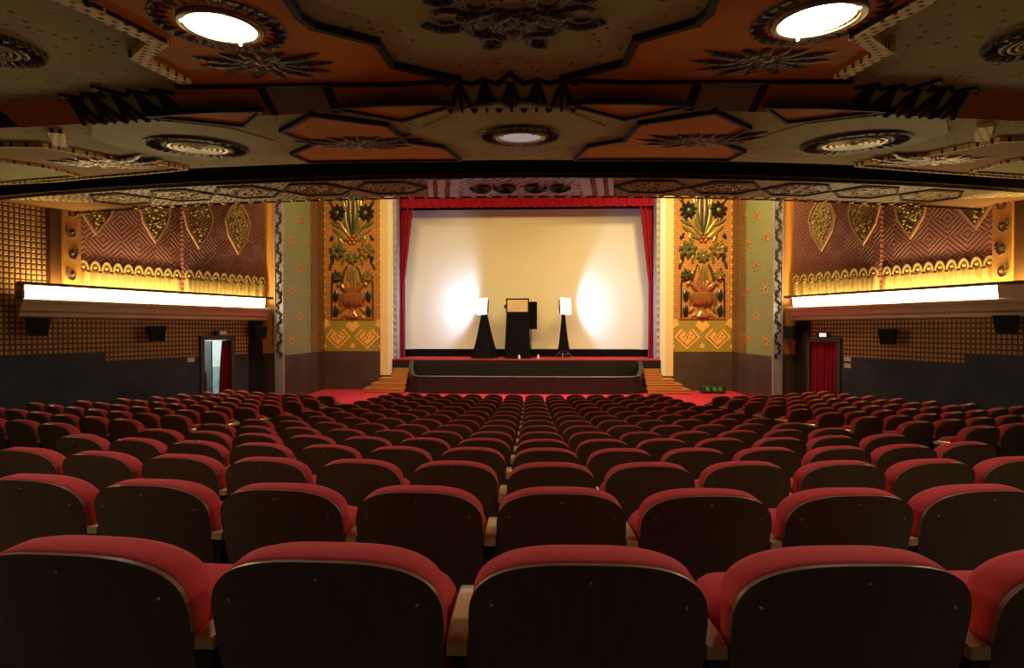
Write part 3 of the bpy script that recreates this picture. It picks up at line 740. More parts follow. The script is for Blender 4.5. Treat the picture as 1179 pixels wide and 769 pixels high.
# projection screen with black masking
scr = empty('projection_screen', (XC, 23.5, ZS), 'large pale cinema screen lit yellow with two white pools, centre stage', 'screen')
b = MB(); nn = 24; vs = []
for r in (0, 1):
    for k in range(nn+1):
        u = -1+2*k/nn; e = max(0, abs(u)-.93)/.07; vs.append((u*5.66, -.10*e*e, (-.98 if r == 0 else 5.56)-ZS))
b.add(vs, [(k, k+1, nn+2+k, nn+1+k) for k in range(nn)]); b.build('fabric', M['screen'], scr, smooth=60)
b = MB(); b.box(-5.9,5.9,.03,.08,.0,.36); b.box(-5.9,5.9,-.02,.03,.0,-.98-ZS+.01); b.box(-5.9,5.9,-.02,.03,5.54-ZS,6.1-ZS); b.box(-5.95,5.95,.05,.10,0,6.1-ZS)
b.build('masking', M['black_cloth'], scr)
# stage curtains: two legs and a valance
def wavy(h0, h1, y, z0, z1, amp, n, sag=None, side=1):
    q = MB(); N_ = n*8; rows = 14; vs = []
    for r in range(rows+1):
        f = r/rows; z = z1+(z0-z1)*f
        for k in range(N_+1):
            t_ = k/N_; w_ = h0+(h1-h0)*t_
            if sag: w_ = h0+(sag(f)-h0)*t_
            vs.append((XC+side*w_, y+amp*sin(2*pi*n*t_+.6*sin(3*f))+amp*.4*sin(2*pi*n*.37*t_+2), z))
    q.add(vs, [(r*(N_+1)+k, r*(N_+1)+k+1, (r+1)*(N_+1)+k+1, (r+1)*(N_+1)+k) for r in range(rows) for k in range(N_)]); return q
for s in (-1, 1):
    t = empty('stage_curtain', (XC+s*5.4, 22.3, ZS), 'tall crimson velvet curtain gathered at the %s edge of the screen' % SIDE[s], 'curtain', 'stage curtain legs')
    q = wavy(5.95, 5.3, 22.3, ZS+.02, 6.1, .09, 5, lambda f: 4.98 if f < .08 else 5.02+.42*min(1,(f-.08)/.5)-.0*f+(-.10*max(0,f-.6)), s)
    q.v = [(x-XC-s*5.4, y-22.3, z-ZS) for x, y, z in q.v]; q.build('drape', M['drape'], t, smooth=60)
t = empty('curtain_valance', (XC, 22.1, 5.4), 'crimson velvet valance hanging above the screen', 'curtain')
q = wavy(-5.6, 5.6, 22.1, 5.32, 6.4, .07, 34); q.v = [(x-XC, y-22.1, z-5.4) for x, y, z in q.v]; q.build('drape', M['drape'], t, smooth=60)
# orchestra rail: U in plan, low in front, ends sweeping up to the stage edge
b = MB(); path = []; HW, DEP = 4.93, 1.15
for k in range(61):
    t_ = k/60; u = -1+2*t_
    if abs(u) <= .9: x = u/.9*(HW-.55); y = 0.-.12*(1-(u/.9)**2)
    else:
        a = (abs(u)-.9)/.1*pi/2; x = math.copysign(HW-.55+.55*sin(a), u); y = (1-cos(a))*DEP
    path.append((x, y))
rings = []
for k, (x, y) in enumerate(path):
    f = min(1., max(0., y/DEP)); f = f*f*(3-2*f); ztop = -1.93+(ZS+.02+1.93)*f
    x2, y2 = path[min(k+1,60)]; x1, y1 = path[max(k-1,0)]; tx, ty = x2-x1, y2-y1; l = math.hypot(tx,ty); nx_, ny_ = -ty/l, tx/l; th = .16
    o_ = (XC+x, 20.25+y)
    rings.append([(o_[0], o_[1], -2.70), (o_[0], o_[1], ztop-.05), (o_[0]-nx_*.02, o_[1]-ny_*.02, ztop-.03), (o_[0], o_[1], ztop), (o_[0]+nx_*th, o_[1]+ny_*th, ztop), (o_[0]+nx_*(th+.02), o_[1]+ny_*(th+.02), ztop-.04), (o_[0]+nx_*th, o_[1]+ny_*th, -2.70)])
n = 7
for k in range(60):
    for i in range(n):
        mi = 1 if i in (1,2,3,4) else 0
        o = len(b.v); b.v += [rings[k][i], rings[k][(i+1)%n], rings[k+1][(i+1)%n], rings[k+1][i]]; b.f.append([o,o+1,o+2,o+3]); b.m.append(mi)
b.box(XC-HW+.1, XC+HW-.1, 20.5, DG-.2, -2.70, -2.35, 0)
o = b.build('trim_orchestra_rail', [M['black_gloss'], M['black_edge']], smooth=35); struct(o)
# stage steps on both sides of the rail
for s in (-1, 1):
    b = MB(); nS = 7; h = (ZS-ZF)/nS; X = lambda q: XC+s*q
    outer = [6.62,6.36,6.10,5.66,5.62,5.58,5.54]
    for k in range(nS):
        x0, x1 = X(4.95), X(outer[k]); z0 = ZF+h*k; y0 = 20.35+.20*k
        b.box(min(x0,x1), max(x0,x1), y0+.03, DG-.15, z0-.05, z0+h-.035, 1); b.box(min(x0,x1)-.02, max(x0,x1)+.02, y0, DG-.15, z0+h-.04, z0+h, 0)
        b.box(min(x0,x1), max(x0,x1), y0+.02, y0+.03, z0+.03, z0+h-.04, 0)
    struct(b.build('trim_stage_steps_'+SIDE[s], [M['step'], M['step_dark']]))

# ------------------------------------------------------------------ lights and stands on the stage
def tripod(root, h, spread, mat='chrome', rot=0.):
    for k in range(3):
        a = rot+2*pi*k/3; q = MB()
        q.tube([(0,0,.42),(spread*cos(a)*.98,spread*sin(a)*.98,.02)], .013, 6); q.tube([(0,0,.16),(spread*.55*cos(a),spread*.55*sin(a),.205)], .009, 6); q.ball((spread*cos(a),spread*sin(a),.02), .022,.022,.02, 8, 5)
        q.build('leg', M[mat], root, smooth=40)
    q = MB(); q.tube([(0,0,.12),(0,0,h)], .016, 8); q.tube([(0,0,.38),(0,0,.46)], .03, 8); q.build('pole', M['black_metal'], root, smooth=40)
def cloth(root, z0, z1, rb, rt, name='cloth_cover', squash=.8):
    q = MB(); rings = []
    for j in range(9):
        f = j/8; r = rb+(rt-rb)*f**.8
        rings.append([(r*(1+.14*(1-f)*sin(5*a+1.3)+.05*sin(9*a))*cos(a), squash*r*(1+.14*(1-f)*sin(5*a+1.3))*sin(a), z0+(z1-z0)*f) for a in [2*pi*k/36 for k in range(36)]])
    q.loft(rings); q.build(name, M['black_cloth'], root, smooth=60)
YL = 22.15
for s, X_, lab in ((-1, -2.02, 'softbox lamp on black draped stand, left one, lighting the screen'), (1, 1.47, 'softbox lamp on slim black draped tripod, right one, lighting the screen')):
    t = empty('studio_lamp', (X_, YL, ZS), lab, 'lamp', 'studio lamps on the stage')
    tripod(t, 2.15, .52 if s == 1 else .42, 'chrome' if s == 1 else 'black_metal', .35)
    if s == -1: cloth(t, .03, 1.95, .58, .13)
    else: cloth(t, .35, 1.95, .25, .07)
    ax = Vector((s*.72, -.62, .06)).normalized(); hd = Vector((s*.02, 0, 2.28))
    up = Vector((0,0,1)); rt = ax.cross(up).normalized(); up = rt.cross(ax)
    def fr(d, w, h): return [hd+ax*d+rt*(w*c)+up*(h*e) for c, e in ((-1,-1),(1,-1),(1,1),(-1,1))]
    q = MB(); q.loft([fr(-.16,.16,.18), fr(-.06,.26,.30), fr(.06,.32,.35)]); q.build('housing', M['blue_grey'], t)
    q = MB(); q.loft([fr(.06,.32,.35), fr(.12,.32,.35), fr(.17,.27,.30)], cap0=False); q.build('diffuser', M['face_glow'], t)
    q = MB(); q.tube([(0,0,2.0),(0,.0,2.14),(s*-.06,0,2.2)], .025, 8); q.build('bracket', M['black_metal'], t)
    L = bpy.data.lights.new('studio_beam', 'SPOT'); L.color = (.56,.76,1.); L.shadow_soft_size = .12
    if s == -1: L.spot_size = radians(148); L.energy = 210; dv = Vector((-.82,.45,.26))
    else: L.spot_size = radians(128); L.energy = 210; dv = Vector((.80,.38,.10))
    L.spot_blend = .38 if s == -1 else .30
    lo = bpy.data.objects.new('studio_beam', L); COL.objects.link(lo); lo.location = Vector((X_, YL, ZS))+hd+Vector((s*.62,-.10,0)); lo.rotation_euler = dv.to_track_quat('-Z','Y').to_euler()
# centre: framed panel on a draped black box, black board leaning behind
t = empty('draped_light_stand', (-.54, YL, ZS), 'cream panel in black frame standing on a black draped box, middle of stage', 'stand')
q = MB(); q.box(-.52,.50,-.05,.05,1.98,2.64); q.box(-.60,-.52,-.03,.03,2.2,2.36); q.build('frame', M['black_metal'], t)
q = MB(); q.box(-.45,.44,-.065,-.045,2.05,2.57); q.build('panel', M['card'], t)
q = MB(); rings = []
for j in range(8):
    f = j/7; w = .55-.07*f
    rings.append([((w+.03*sin(7*a)*(1-f))*max(-1,min(1,1.35*cos(a))), (.34+.03*sin(9*a)*(1-f))*max(-1,min(1,1.35*sin(a))), .02+1.96*f) for a in [2*pi*k/40 for k in range(40)]])
q.loft(rings); q.build('black_drape', M['black_cloth'], t, smooth=50)
t = empty('black_board', (-.02, YL+.50, ZS), 'narrow black board upright behind the cream panel on the stage', 'board')
q = MB(); q.box(-.22,.34,-.03,.03,1.28,2.52); q.tube([(.06,0,.03),(.06,0,1.3)], .02, 8); q.box(-.16,.28,-.16,.16,0,.03); q.build('board', M['black_cloth'], t)
for X_, D_, lab in ((-.50+.04, 21.62, 'tiny pale bottle at the front foot of the central drape'), (.36, 21.75, 'small orange capped bottle right of the central drape')):
    t = empty('bottle', (X_, D_, ZS), lab, 'bottle')
    q = MB(); q.lathe([(.002,0),(.045,0),(.045,.13),(.018,.17),(.018,.20),(.001,.20)], 14); q.build('body', M['paper'], t, smooth=40)
    q = MB(); q.lathe([(.02,.185),(.022,.22),(.001,.222)], 12); q.build('cap', M['copper'], t, smooth=40)
# equipment case on the carpet by the right steps
t = empty('equipment_case', (7.45, 20.75, ZF), 'low dark green equipment case on red carpet beside the right steps', 'case')
q = MB(); rbox(q, .95, .35, .30, .04, (0,0,.16)); q.build('body', M['green_box'], t, smooth=40)
for u in (-.25,.02,.25):
    q = MB(); q.lathe([(.001,-.05),(.08,-.045),(.10,0.)], 16, 0, 'y', (u,-.17,.17)); q.build('lens', M['green_lens'], t, smooth=40)
q = MB(); q.tube([(-.2,0,.31),(-.16,0,.37),(.16,0,.37),(.2,0,.31)], .014, 6); q.build('handle', M['black_metal'], t, smooth=40)

# ------------------------------------------------------------------ balcony soffit (the ceiling over the seats)
SL = .13                                       # the soffit climbs gently towards the hall
V1, V2, V3, V4, ZB = 5.22, 8.23, 9.42, 10.96, 2.90
def cv(x): return .02*x+x*x/90.
def zn(v): return 1.86+SL*v
def zlo(v): return 1.68+SL*v
def zband(v): return ZB
def wl(D): return 17.01-.469*max(D, 4.) if D > 4 else 15.13
def at(px, py, zf):
    """point of the soffit zf that the sight line of a photo point meets: (offset from the centre line, v)"""
    rx, rz = (px-589.5)/578, (384.5-py)/578
    dy = cos(PI_)+rz*sin(PI_); dz = rz*cos(PI_)-sin(PI_)
    ex, ey = rx*cos(TH)-dy*sin(TH), rx*sin(TH)+dy*cos(TH)
    lo, hi = .2, 30.
    for _ in range(60):
        k = (lo+hi)/2; h = k*ex-XC
        if k*dz > zf(k*ey-cv(h)): hi = k
        else: lo = k
    return h, k*ey-cv(h)
def P3(h, v, zf, drop=0.): return (XC+h, v+cv(h), zf(v)-drop)
def sheet(b, v0, z0, v1, z1, mi=0, n=80, m=1):
    for j in range(m):
        va, vb = v0+(v1-v0)*j/m, v0+(v1-v0)*(j+1)/m; za, zb_ = z0+(z1-z0)*j/m, z0+(z1-z0)*(j+1)/m
        for k in range(n):
            q = []
            for t_ in (k/n, (k+1)/n):
                for v, z in ((va, za), (vb, zb_)):
                    x = -15+30*t_; x_ = x
                    for _ in range(6):
                        m_ = wl(v+cv(x_))+.25; x_ = max(-m_, min(m_, x))
                    q.append((XC+x_, v+cv(x_), z))
            b.quad(q[0], q[2], q[3], q[1], mi)
b = MB(); sheet(b, -4, zn(-4), V1, zn(V1), 0); struct(b.build('ceiling', M['khaki_dot']))
RB = .30                                       # the step between the two soffits is a slanted cove
b = MB(); sheet(b, V1+RB, zlo(V1+RB), V2, zlo(V2), 0); struct(b.build('ceiling_lower', M['khaki_dot']))
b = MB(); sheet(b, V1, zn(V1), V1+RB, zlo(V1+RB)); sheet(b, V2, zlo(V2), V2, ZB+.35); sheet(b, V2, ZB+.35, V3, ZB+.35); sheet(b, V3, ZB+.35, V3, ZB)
struct(b.build('ceiling_recess', M['line']))  # recess shade painted in with the dark moulding colour
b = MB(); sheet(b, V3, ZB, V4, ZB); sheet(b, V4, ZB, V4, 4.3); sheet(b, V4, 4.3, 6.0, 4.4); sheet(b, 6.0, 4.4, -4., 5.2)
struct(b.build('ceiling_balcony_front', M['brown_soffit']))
def strip(b, pts, w, zf, d0, d1, mi=0):
    """raised moulding of half width w along a polyline of (h, v)"""
    for i in range(len(pts)-1):
        a, c = Vector(pts[i]), Vector(pts[i+1])
        if (c-a).length < 1e-4: continue
        d = (c-a).normalized(); nn_ = Vector((-d.y, d.x))*w; a, c = a-d*w, c+d*w; n = max(1, int((c-a).length/.4)); R_ = []
        for k in range(n+1):
            e = a+(c-a)*k/n; l, r = e+nn_, e-nn_
            R_.append([P3(l.x,l.y,zf,d0), P3(r.x,r.y,zf,d0), P3(r.x,r.y,zf,d1), P3(l.x,l.y,zf,d1)])
        b.loft(R_, mi)
import bmesh
def plate(b, pts, zf, th, mi=0):
    """thin raised plaster plate following the soffit"""
    bm = bmesh.new(); f = bm.faces.new([bm.verts.new((x, y, 0)) for x, y in pts]); bmesh.ops.triangulate(bm, faces=[f])
    for _ in range(3):
        long_ = [e for e in bm.edges if e.calc_length() > .7]
        if not long_: break
        bmesh.ops.subdivide_edges(bm, edges=long_, cuts=1); bmesh.ops.triangulate(bm, faces=bm.faces[:])
    bm.verts.ensure_lookup_table(); bm.verts.index_update(); n = len(bm.verts)
    vs = [P3(v.co.x, v.co.y, zf, th) for v in bm.verts]+[P3(v.co.x, v.co.y, zf, -.02) for v in bm.verts]
    fs = [[v.index for v in g.verts] for g in bm.faces]
    for e in bm.edges:
        if len(e.link_faces) == 1: fs.append([e.verts[0].index, e.verts[1].index, e.verts[1].index+n, e.verts[0].index+n])
    b.add(vs, fs, mi); bm.free()
def plates(polys, zf, th, name, mat, lw=0., line=None):
    b = MB()
    for poly in polys:
        hv = [at(x, y, zf) for x, y in poly]
        for mz in (1,-1):
            pp = [(h*mz, v) for h, v in hv]; plate(b, pp, zf, th, 0)
            if lw: strip(b, pp+[pp[0]], lw, zf, -.01, th+.03, 1)
    return struct(b.build(name, [M[mat]]+([M[line]] if line else [])))
# near field: orange panels with gilt zigzag borders, plain olive fields
plates([[(30,-30),(107,0),(186,40),(157,62),(213,88),(206,95),(300,94),(450,92),(527,88),(452,71),(433,44),(360,25),(344,13),(318,-30)]], zn, .03, 'trim_orange_panel', 'orange', .028, 'line')
b = MB(); zz = [at(x, y, zn) for x, y in ((20,-34),(104,2),(181,41),(160,60),(209,86))]
for mz in (1,-1): strip(b, [(h*mz, v) for h, v in zz], .062, zn, -.01, .072, 0)
struct(b.build('trim_gilt_zigzag', M['gold_stencil']))
plates([[(380,-30),(404,13),(479,34),(500,64),(534,73),(572,70),(600,58),(597,-30)]], zn, .012, 'trim_olive_panel', 'khaki')
# riser segments
b = MB()
def riser(x0, x1, mi, e=0.):
    for mz in (1,-1):
        n = 8; R_ = []
        for k in range(n+1):
            hh = (x0+(x1-x0)*k/n)*mz; D = V1+cv(hh)
            R_.append([(XC+hh,D-.02-e,zn(V1)-.004-e*.5),(XC+hh,D+RB-e,zlo(V1+RB)-.012-e*.5),(XC+hh,D+RB+.02,zlo(V1+RB)+.02),(XC+hh,D+.01,zn(V1)+.02)])
        b.loft(R_, mi)
def hx(px): return at(px, 107, lambda v: (zn(V1)+zlo(V1))/2)[0]
for pa, pb, mi in ((525,380,0),(370,300,1),(292,165,0),(58,-60,0)): riser(hx(pa), hx(pb), mi)
for pa in (377,372,298,294,165,60): riser(hx(pa)-.022, hx(pa)+.022, 2, .02)
struct(b.build('trim_riser_panels', [M['orange'], M['greyish'], M['line']]))
# corbel groups on the riser
b = MB()
def S(h, t, o): v = V1+RB*t; return (XC+h, v+cv(h)-o, zn(V1)-.004+(zlo(V1+RB)-.012-zn(V1)+.004)*t-o*.8)
def corbels(h0, n, p):
    R_ = []
    for k in range(9):
        h = h0-p*n/2-.05+(p*n+.1)*k/8; R_.append([S(h,.02,.004), S(h,.98,.004), S(h,.98,-.02), S(h,.02,-.02)])
    b.loft(R_, 1)
    for k in range(n):
        h = h0+(k-(n-1)/2)*p
        b.tube([S(h,0,.03), S(h,.5,.05), S(h,1.02,.025)], [.035,.03,.014], 6, 0)
        for sg in (-1, 1): b.tube([S(h,.0,.015), S(h+sg*p*.14,.25,.02), S(h+sg*p*.30,.65,.02), S(h+sg*p*.5,1.,.015)], [.03,.028,.026,.03], 6, 0)
        strip(b, [(h-p*.5, V1-.02), (h, V1-.14-(.16 if k == n//2 else 0)), (h+p*.5, V1-.02)], .018, zn, -.01, .035, 0)
hL = hx(112)
for h0 in (0., hL, -hL): corbels(h0, 5, .27)
struct(b.build('trim_corbel_row', [M['line'], M['khaki']], smooth=40))
# lower field panels
plates([[(384,121),(463,136),(522,118),(500,116),(440,117)], [(170,130),(281,142),(301,124),(240,125)]], zlo, .02, 'trim_orange_tips', 'orange', .018, 'line')
plates([[(358,129),(446,141),(468,160),(511,167),(530,182),(356,184),(336,175),(362,163),(324,148)]], zlo, .025, 'trim_orange_field', 'orange', .022, 'line')
plates([[(487,146),(535,124),(575,119),(597,126),(597,172),(545,172),(535,167),(501,163)]], zlo, .012, 'trim_olive_octagon', 'khaki')
plates([[(105,142),(165,136),(262,146),(318,162),(296,178),(240,184),(150,172),(105,158)]], zlo, .012, 'trim_olive_field', 'khaki')
plates([[(-40,163),(0,164),(50,165),(134,181),(179,184),(215,192),(150,198),(60,206),(-40,212)]], zlo, .03, 'trim_amber_field', 'amber', .025, 'gold_stencil')
plates([[(-40,178),(0,181),(50,188),(90,199),(0,207),(-40,210)]], zlo, .045, 'trim_olive_corner', 'khaki', .022, 'gold_stencil')
b = MB(); zz = [at(x, y, zlo) for x, y in ((64,150),(70,163))]
for mz in (1,-1): strip(b, [(h*mz, v) for h, v in zz], .08, zlo, -.01, .05, 0)
struct(b.build('trim_gilt_bar', M['gold_stencil']))
# ornamental band under the balcony edge, with bead rows
b = MB(); n = 120; R_ = []
for k in range(n+1):
    h = -11.4+22.8*k/n; f = max(0., (abs(h)-8.4)/3.0); va, vb = 9.50, 10.86-1.25*f
    R_.append([P3(h,va,zband,-.01), P3(h,vb,zband,-.01), P3(h,vb,zband,.03), P3(h,va,zband,.03)])
b.loft(R_); struct(b.build('trim_band', M['band']))
b = MB()
for h in (2.65,4.2,5.75,7.3,8.85):
    for sg in (-1,1):
        hh = sg*h; w_, d = .74, .44; v = 10.16
        strip(b, [(hh-w_,v),(hh-w_*.5,v-d),(hh+w_*.5,v-d),(hh+w_,v),(hh+w_*.5,v+d*.9),(hh-w_*.5,v+d*.9),(hh-w_,v)], .028, zband, .02, .055, 0)
        strip(b, [(hh-w_*.72,v),(hh-w_*.36,v-d*.66),(hh+w_*.36,v-d*.66),(hh+w_*.72,v),(hh+w_*.36,v+d*.6),(hh-w_*.36,v+d*.6),(hh-w_*.72,v)], .016, zband, .02, .045, 1)
        for q in range(6):
            a = q*pi/3; x, y, z = P3(hh+.27*cos(a), v+.15*sin(a), zband, .035); b.ball((x,y,z), .09, .05, .022, 8, 4, 1)
struct(b.build('trim_band_lozenges', [M['line'], M['relief_lit']], smooth=40))
b = MB()                                                        # silvered centre panel of the band
b.slab([(XC-1.15,9.56),(XC+1.15,9.56),(XC+1.30,10.84),(XC-1.30,10.84)], ZB-.045, ZB+.01, 0)
for sg in (-1,1):
    for o_, w_ in ((1.22,.10),(1.50,.07),(1.72,.05)): b.slab([(XC+sg*(o_-w_),9.58),(XC+sg*(o_+w_),9.58),(XC+sg*(o_+w_+.22),10.84),(XC+sg*(o_-w_+.22),10.84)], ZB-.06, ZB+.01, 1)
    for c, r in ((.28,.24),(.78,.22)):
        pts = [(XC+sg*(c+r*(1-q/20)*cos(q*.55)), 10.2+r*1.5*(1-q/20)*sin(q*.55), ZB-.06) for q in range(16)]; b.tube(pts, .035, 6, 2)
struct(b.build('trim_band_centre', [M['silver'], M['silver_flat'], M['line']], smooth=40))
b = MB()
for v, p, r in ((9.50,.42,.040),(10.90,.34,.050)):
    for k in range(-36,37):
        h = k*p
        if abs(h) > (11. if v < 10 else 9.4): continue
        x, y, z = P3(h, v, zband, .035); b.ball((x,y,z), r*1.4, r, r*.7, 8, 5)
struct(b.build('trim_beads', M['fringe'], smooth=60))
b = MB(); sheet(b, 9.42, ZB-.02, 9.47, ZB-.07, 0); sheet(b, 10.95, ZB-.06, 11.0, ZB-.01, 0); struct(b.build('trim_band_edges', M['line']))

# ------------------------------------------------------------------ ceiling lamps, vents, medallion and leaf reliefs
TILT = math.atan(SL)
def hang(name, px, py, zf, label, cat, group=None):
    h, v = at(px, py, zf); x, y, z = P3(h, v, zf); e = empty(name, (x, y, z), label, cat, group)
    e.rotation_euler = (TILT, 0, 0); return e, project(x, y, z)[2]/578.
def rosette(t, R, r, petals, mat='ring_dark'):
    q = MB(); q.lathe([(r-.01,.01),(r,-.02),(r+.03,-.035),(r+.05,-.025),(R*.80,-.03),(R*.96,-.04),(R,-.02),(R,.01)], 48); q.build('rosette', M[mat], t, smooth=50)
    q = MB()
    for k in range(petals):
        a = 2*pi*k/petals; c, s_ = cos(a), sin(a); rings = []
        for f, w, h in ((.02,.25,.0),(.35,.55,.018),(.75,.8,.022),(.95,.35,.01)):
            rad = r+.05+(R-r-.06)*f; ww = w*pi*(r+R)/2/petals
            rings.append([(rad*c-ww*s_, rad*s_+ww*c, -.02), (rad*c, rad*s_, -.03-h), (rad*c+ww*s_, rad*s_-ww*c, -.02)])
        q.loft(rings)
    q.build('petal_ring', M['relief'] if mat == 'ring_dark' else M[mat], t, smooth=50)
def ceiling_lamp(px, py, zf, Rp, rp, glass, label, lit=True):
    t, m = hang('ceiling_lamp', px, py, zf, label, 'lamp', 'round ceiling lamps'); R, r = Rp*m, rp*m
    rosette(t, R, r+.02, 26)
    q = MB(); q.lathe([(r-.005,.0),(r-.005,-.05),(r+.02,-.06),(r+.04,-.05),(r+.045,-.02)], 48); q.build('trim_ring', M['ring_gold'], t, smooth=50)
    q = MB(); q.lathe([(.002,-.040),(r*.6,-.038),(r-.004,-.03)], 48); q.build('glass', M[glass], t, smooth=60)
    for a in (pi*1.22, pi*1.70, pi*.5):
        c = MB(); c.ball(((r+.008)*cos(a),(r+.008)*sin(a),-.06), .014,.014,.012, 8, 5); c.build('clip', M['spark'] if lit else M['chrome'], t, smooth=60)
    return t
ceiling_lamp(254, 25, zn, 73, 38, 'lamp_glow', 'bright round ceiling lamp in dark rosette, the left one of two')
ceiling_lamp(942, 17, zn, 73, 42, 'lamp_glow', 'bright round ceiling lamp in dark rosette, the right one of two')
ceiling_lamp(599, 155, zlo, 47, 25, 'lamp_dim', 'faintly glowing round ceiling lamp in rosette, centre of the lower soffit', False)
for sg in (-1,1):
    t = empty('ceiling_lamp', (XC+sg*2.6, 1.0, zn(1.0-cv(sg*2.6))), 'round ceiling lamp overhead, %s of the camera, out of frame' % SIDE[sg], 'lamp', 'round ceiling lamps'); t.rotation_euler = (TILT,0,0)
    rosette(t, .58, .32, 26)
    q = MB(); q.lathe([(.295,.0),(.295,-.05),(.32,-.06),(.34,-.05),(.345,-.02)], 48); q.build('trim_ring', M['ring_gold'], t, smooth=50)
    q = MB(); q.lathe([(.002,-.040),(.18,-.038),(.296,-.03)], 48); q.build('glass', M['lamp_glow'], t, smooth=60)
def vent(px, py, zf, Rp, label):
    t, m = hang('ceiling_vent', px, py, zf, label, 'vent', 'round ceiling vents'); R = Rp*m
    rosette(t, R, R*.58, 30)
    for k, rr in enumerate((.54,.42,.31,.21,.11)):
        q = MB(); q.lathe([(R*(rr-.035),-.01),(R*(rr-.02),-.035),(R*(rr+.03),-.04),(R*(rr+.035),-.02),(R*(rr+.02),-.01)], 40); q.build('louvre_ring', M['ring_gold'], t, smooth=50)
    q = MB(); q.lathe([(.002,-.014),(R*.58,-.014)], 40); q.build('back_plate', M['line'], t)
vent(228, 168, zlo, 53, 'round louvred ceiling vent in rosette, lower soffit left')
vent(984, 163, zlo, 55, 'round louvred ceiling vent in rosette, lower soffit right')
vent(-22, 52, zn, 58, 'dark ceiling vent cut by the left photo edge')
vent(1206, 44, zn, 58, 'dark ceiling vent cut by the right photo edge')
# scrolled medallion on the centre line
t, m = hang('ceiling_medallion', 590, 8, zn, 'dark scrolled plaster medallion on olive ceiling between the two lit lamps', 'medallion')
q = MB()
for sg in (-1,1):
    for cx, cy, r, tw, ph in ((.50,.12,.20,1,.4),(.24,.26,.15,-1,2.0),(.24,-.12,.17,1,3.4),(.52,-.24,.19,-1,5.0),(.20,.50,.12,1,1.0)):
        pts = []
        for k in range(20): rr = r*(1-.035*k); a = ph+tw*k*.42; pts.append((sg*(cx+rr*cos(a)), cy+rr*sin(a), -.015))
        q.tube(pts, [.046-.0014*k for k in range(20)], 7)
    for k in range(5):
        a = .5+k*.5; q.tube([(sg*.1,.0,-.02),(sg*(.1+.28*cos(a)),.28*sin(a)-.05,-.035),(sg*(.1+.4*cos(a)),.4*sin(a)-.05,-.015)], [.025,.05,.016], 6)
q.v = [(x, y, z*.8) for x, y, z in q.v]
q.build('scrollwork', M['ring_dark'], t, smooth=60)
q = MB(); q.ball((0,.12,-.01),.10,.12,.04,14,7); q.ball((0,.42,-.01),.08,.13,.04,14,7); q.build('boss', M['relief'], t, smooth=60)
def leaf_relief(px, py, zf, sg, wpx, label, mat):
    t, m = hang('leaf_relief', px, py, zf, label, 'relief', 'leaf reliefs on the ceiling'); sc = wpx*m; q = MB()
    # fronds sweep outwards from the boss towards the hall, with a few short ones on the near side
    fans = [(.15,.95,.5),(.50,1.,.45),(.85,.95,.35),(1.2,.9,.2),(1.57,.85,0.),(1.94,.9,-.2),(2.3,.95,-.35),(2.65,1.,-.45),(3.0,.95,-.5),(-.35,.55,.3),(-1.0,.4,.2),(-2.1,.4,-.2),(-2.8,.55,-.3)]
    for a, L_, bend in fans:
        pts = []; rad = []
        for k in range(9):
            f = k/8; aa = a-bend*f; pts.append((sc*L_*f*cos(aa)*1.1, sc*L_*f*sin(aa)*.95, -.012-.030*sin(pi*f))); rad.append(sc*(.022+.070*sin(pi*min(1,f*.95+.08))))
        q.tube(pts, rad, 6)
        q.tube([(x_, y_, z_-.8*r_) for (x_, y_, z_), r_ in zip(pts, rad)], .006, 5)
    q.v = [(x_, y_, z_*.55) for x_, y_, z_ in q.v]
    q.build('foliage', M[mat], t, smooth=50)
    q = MB(); q.ball((0,0,-.02), sc*.10, sc*.09, .05, 12, 7)
    for k in range(9): a = 2*pi*k/9; q.ball((sc*.12*cos(a), sc*.10*sin(a), -.02), sc*.035, sc*.035, .03, 7, 5)
    q.build('boss', M['relief_lit'], t, smooth=50)
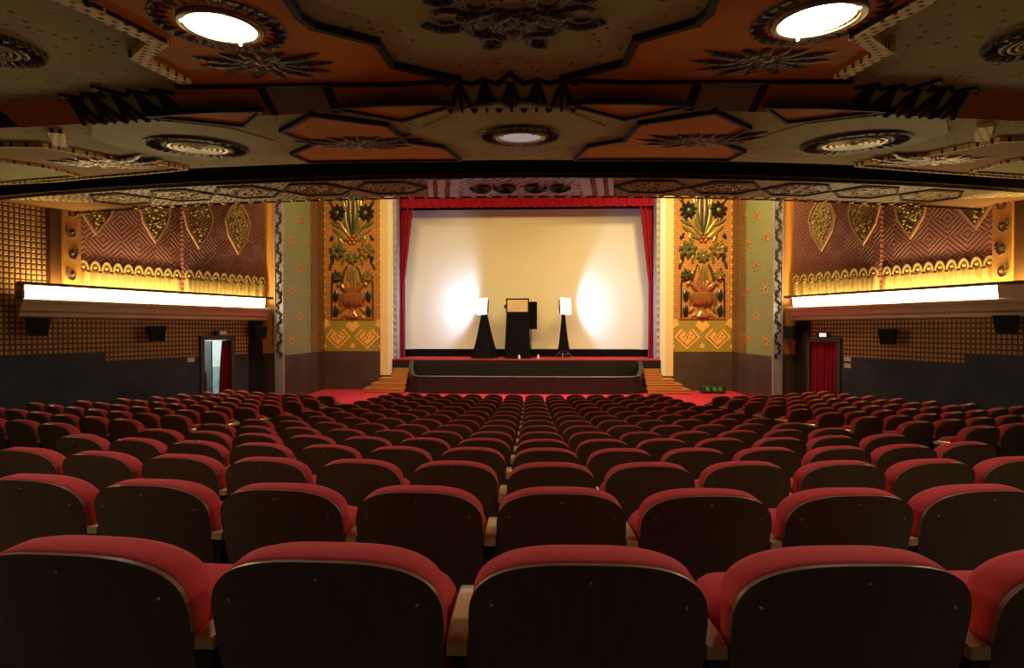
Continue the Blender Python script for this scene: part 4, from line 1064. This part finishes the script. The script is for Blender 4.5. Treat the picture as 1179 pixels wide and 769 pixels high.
for sg, sd in ((-1,'left'), (1,'right')):
    leaf_relief(300 if sg < 0 else 884, 66 if sg < 0 else 62, zn, sg, 88, 'bronze palm leaf relief on orange ceiling panel beside the %s lit lamp' % sd, 'relief')
    leaf_relief(412 if sg < 0 else 806, 160 if sg < 0 else 157, zlo, sg, 68, 'bronze palm leaf relief on lower orange panel between central lamp and %s vent' % sd, 'relief')
    leaf_relief(112 if sg < 0 else 1082, 183 if sg < 0 else 180, zlo, sg, 68, 'gilt leaf relief, painted as lit, on amber soffit field outside the %s louvred vent' % sd, 'relief_lit')

# ------------------------------------------------------------------ rest of the shell (rear wall, main ceiling over the stalls)
b = MB(); b.box(-16,16,-4.2,-4,-2,5.2); struct(b.build('wall_rear', M['upper']))
b = MB(); b.box(-16,16,6.,24.8,ZT,ZT+.2); struct(b.build('ceiling_main', M['upper']))
for s in (-1,1):
    b = MB(); b.box(XC+s*15.0-.1, XC+s*15.0+.1, -4.1, 4.2, -2.2, 5.2); struct(b.build('wall_rear_'+SIDE[s], M['dado']))

# ------------------------------------------------------------------ lighting
def area(name, loc, target, sx, sy, col, e, spread=180):
    L = bpy.data.lights.new(name, 'AREA'); L.shape = 'RECTANGLE'; L.size = sx; L.size_y = sy; L.color = col; L.energy = e; L.spread = radians(spread)
    o = bpy.data.objects.new(name, L); COL.objects.link(o); o.location = loc; o.rotation_euler = (Vector(target)-Vector(loc)).to_track_quat('-Z','Y').to_euler(); return o
area('house_light', (XC, 13.0, 6.3), (XC, 23.0, 1.2), 8, .8, (1,.65,.17), 265, 95)
area('house_light', (XC-5.5, 15., 7.8), (XC-7.6, 21.6, 1.5), 1.5, 1.0, (1,.68,.28), 120, 100)
area('house_light', (XC+5.5, 15., 7.8), (XC+7.6, 21.6, 1.5), 1.5, 1.0, (1,.68,.28), 340, 100)
area('house_light', (XC, 17.6, 7.2), (XC, 18.6, -2.6), 12, .8, (1,.74,.66), 330, 70)
w = bpy.data.worlds.new('world'); SC.world = w; w.use_nodes = True
w.node_tree.nodes['Background'].inputs[0].default_value = (.5,.4,.3,1); w.node_tree.nodes['Background'].inputs[1].default_value = .004
SC.view_settings.view_transform = 'Standard'; SC.view_settings.look = 'None'; SC.view_settings.gamma = 1; SC.view_settings.exposure = 0.
try: SC.view_settings.use_curve_mapping = False
except Exception: pass
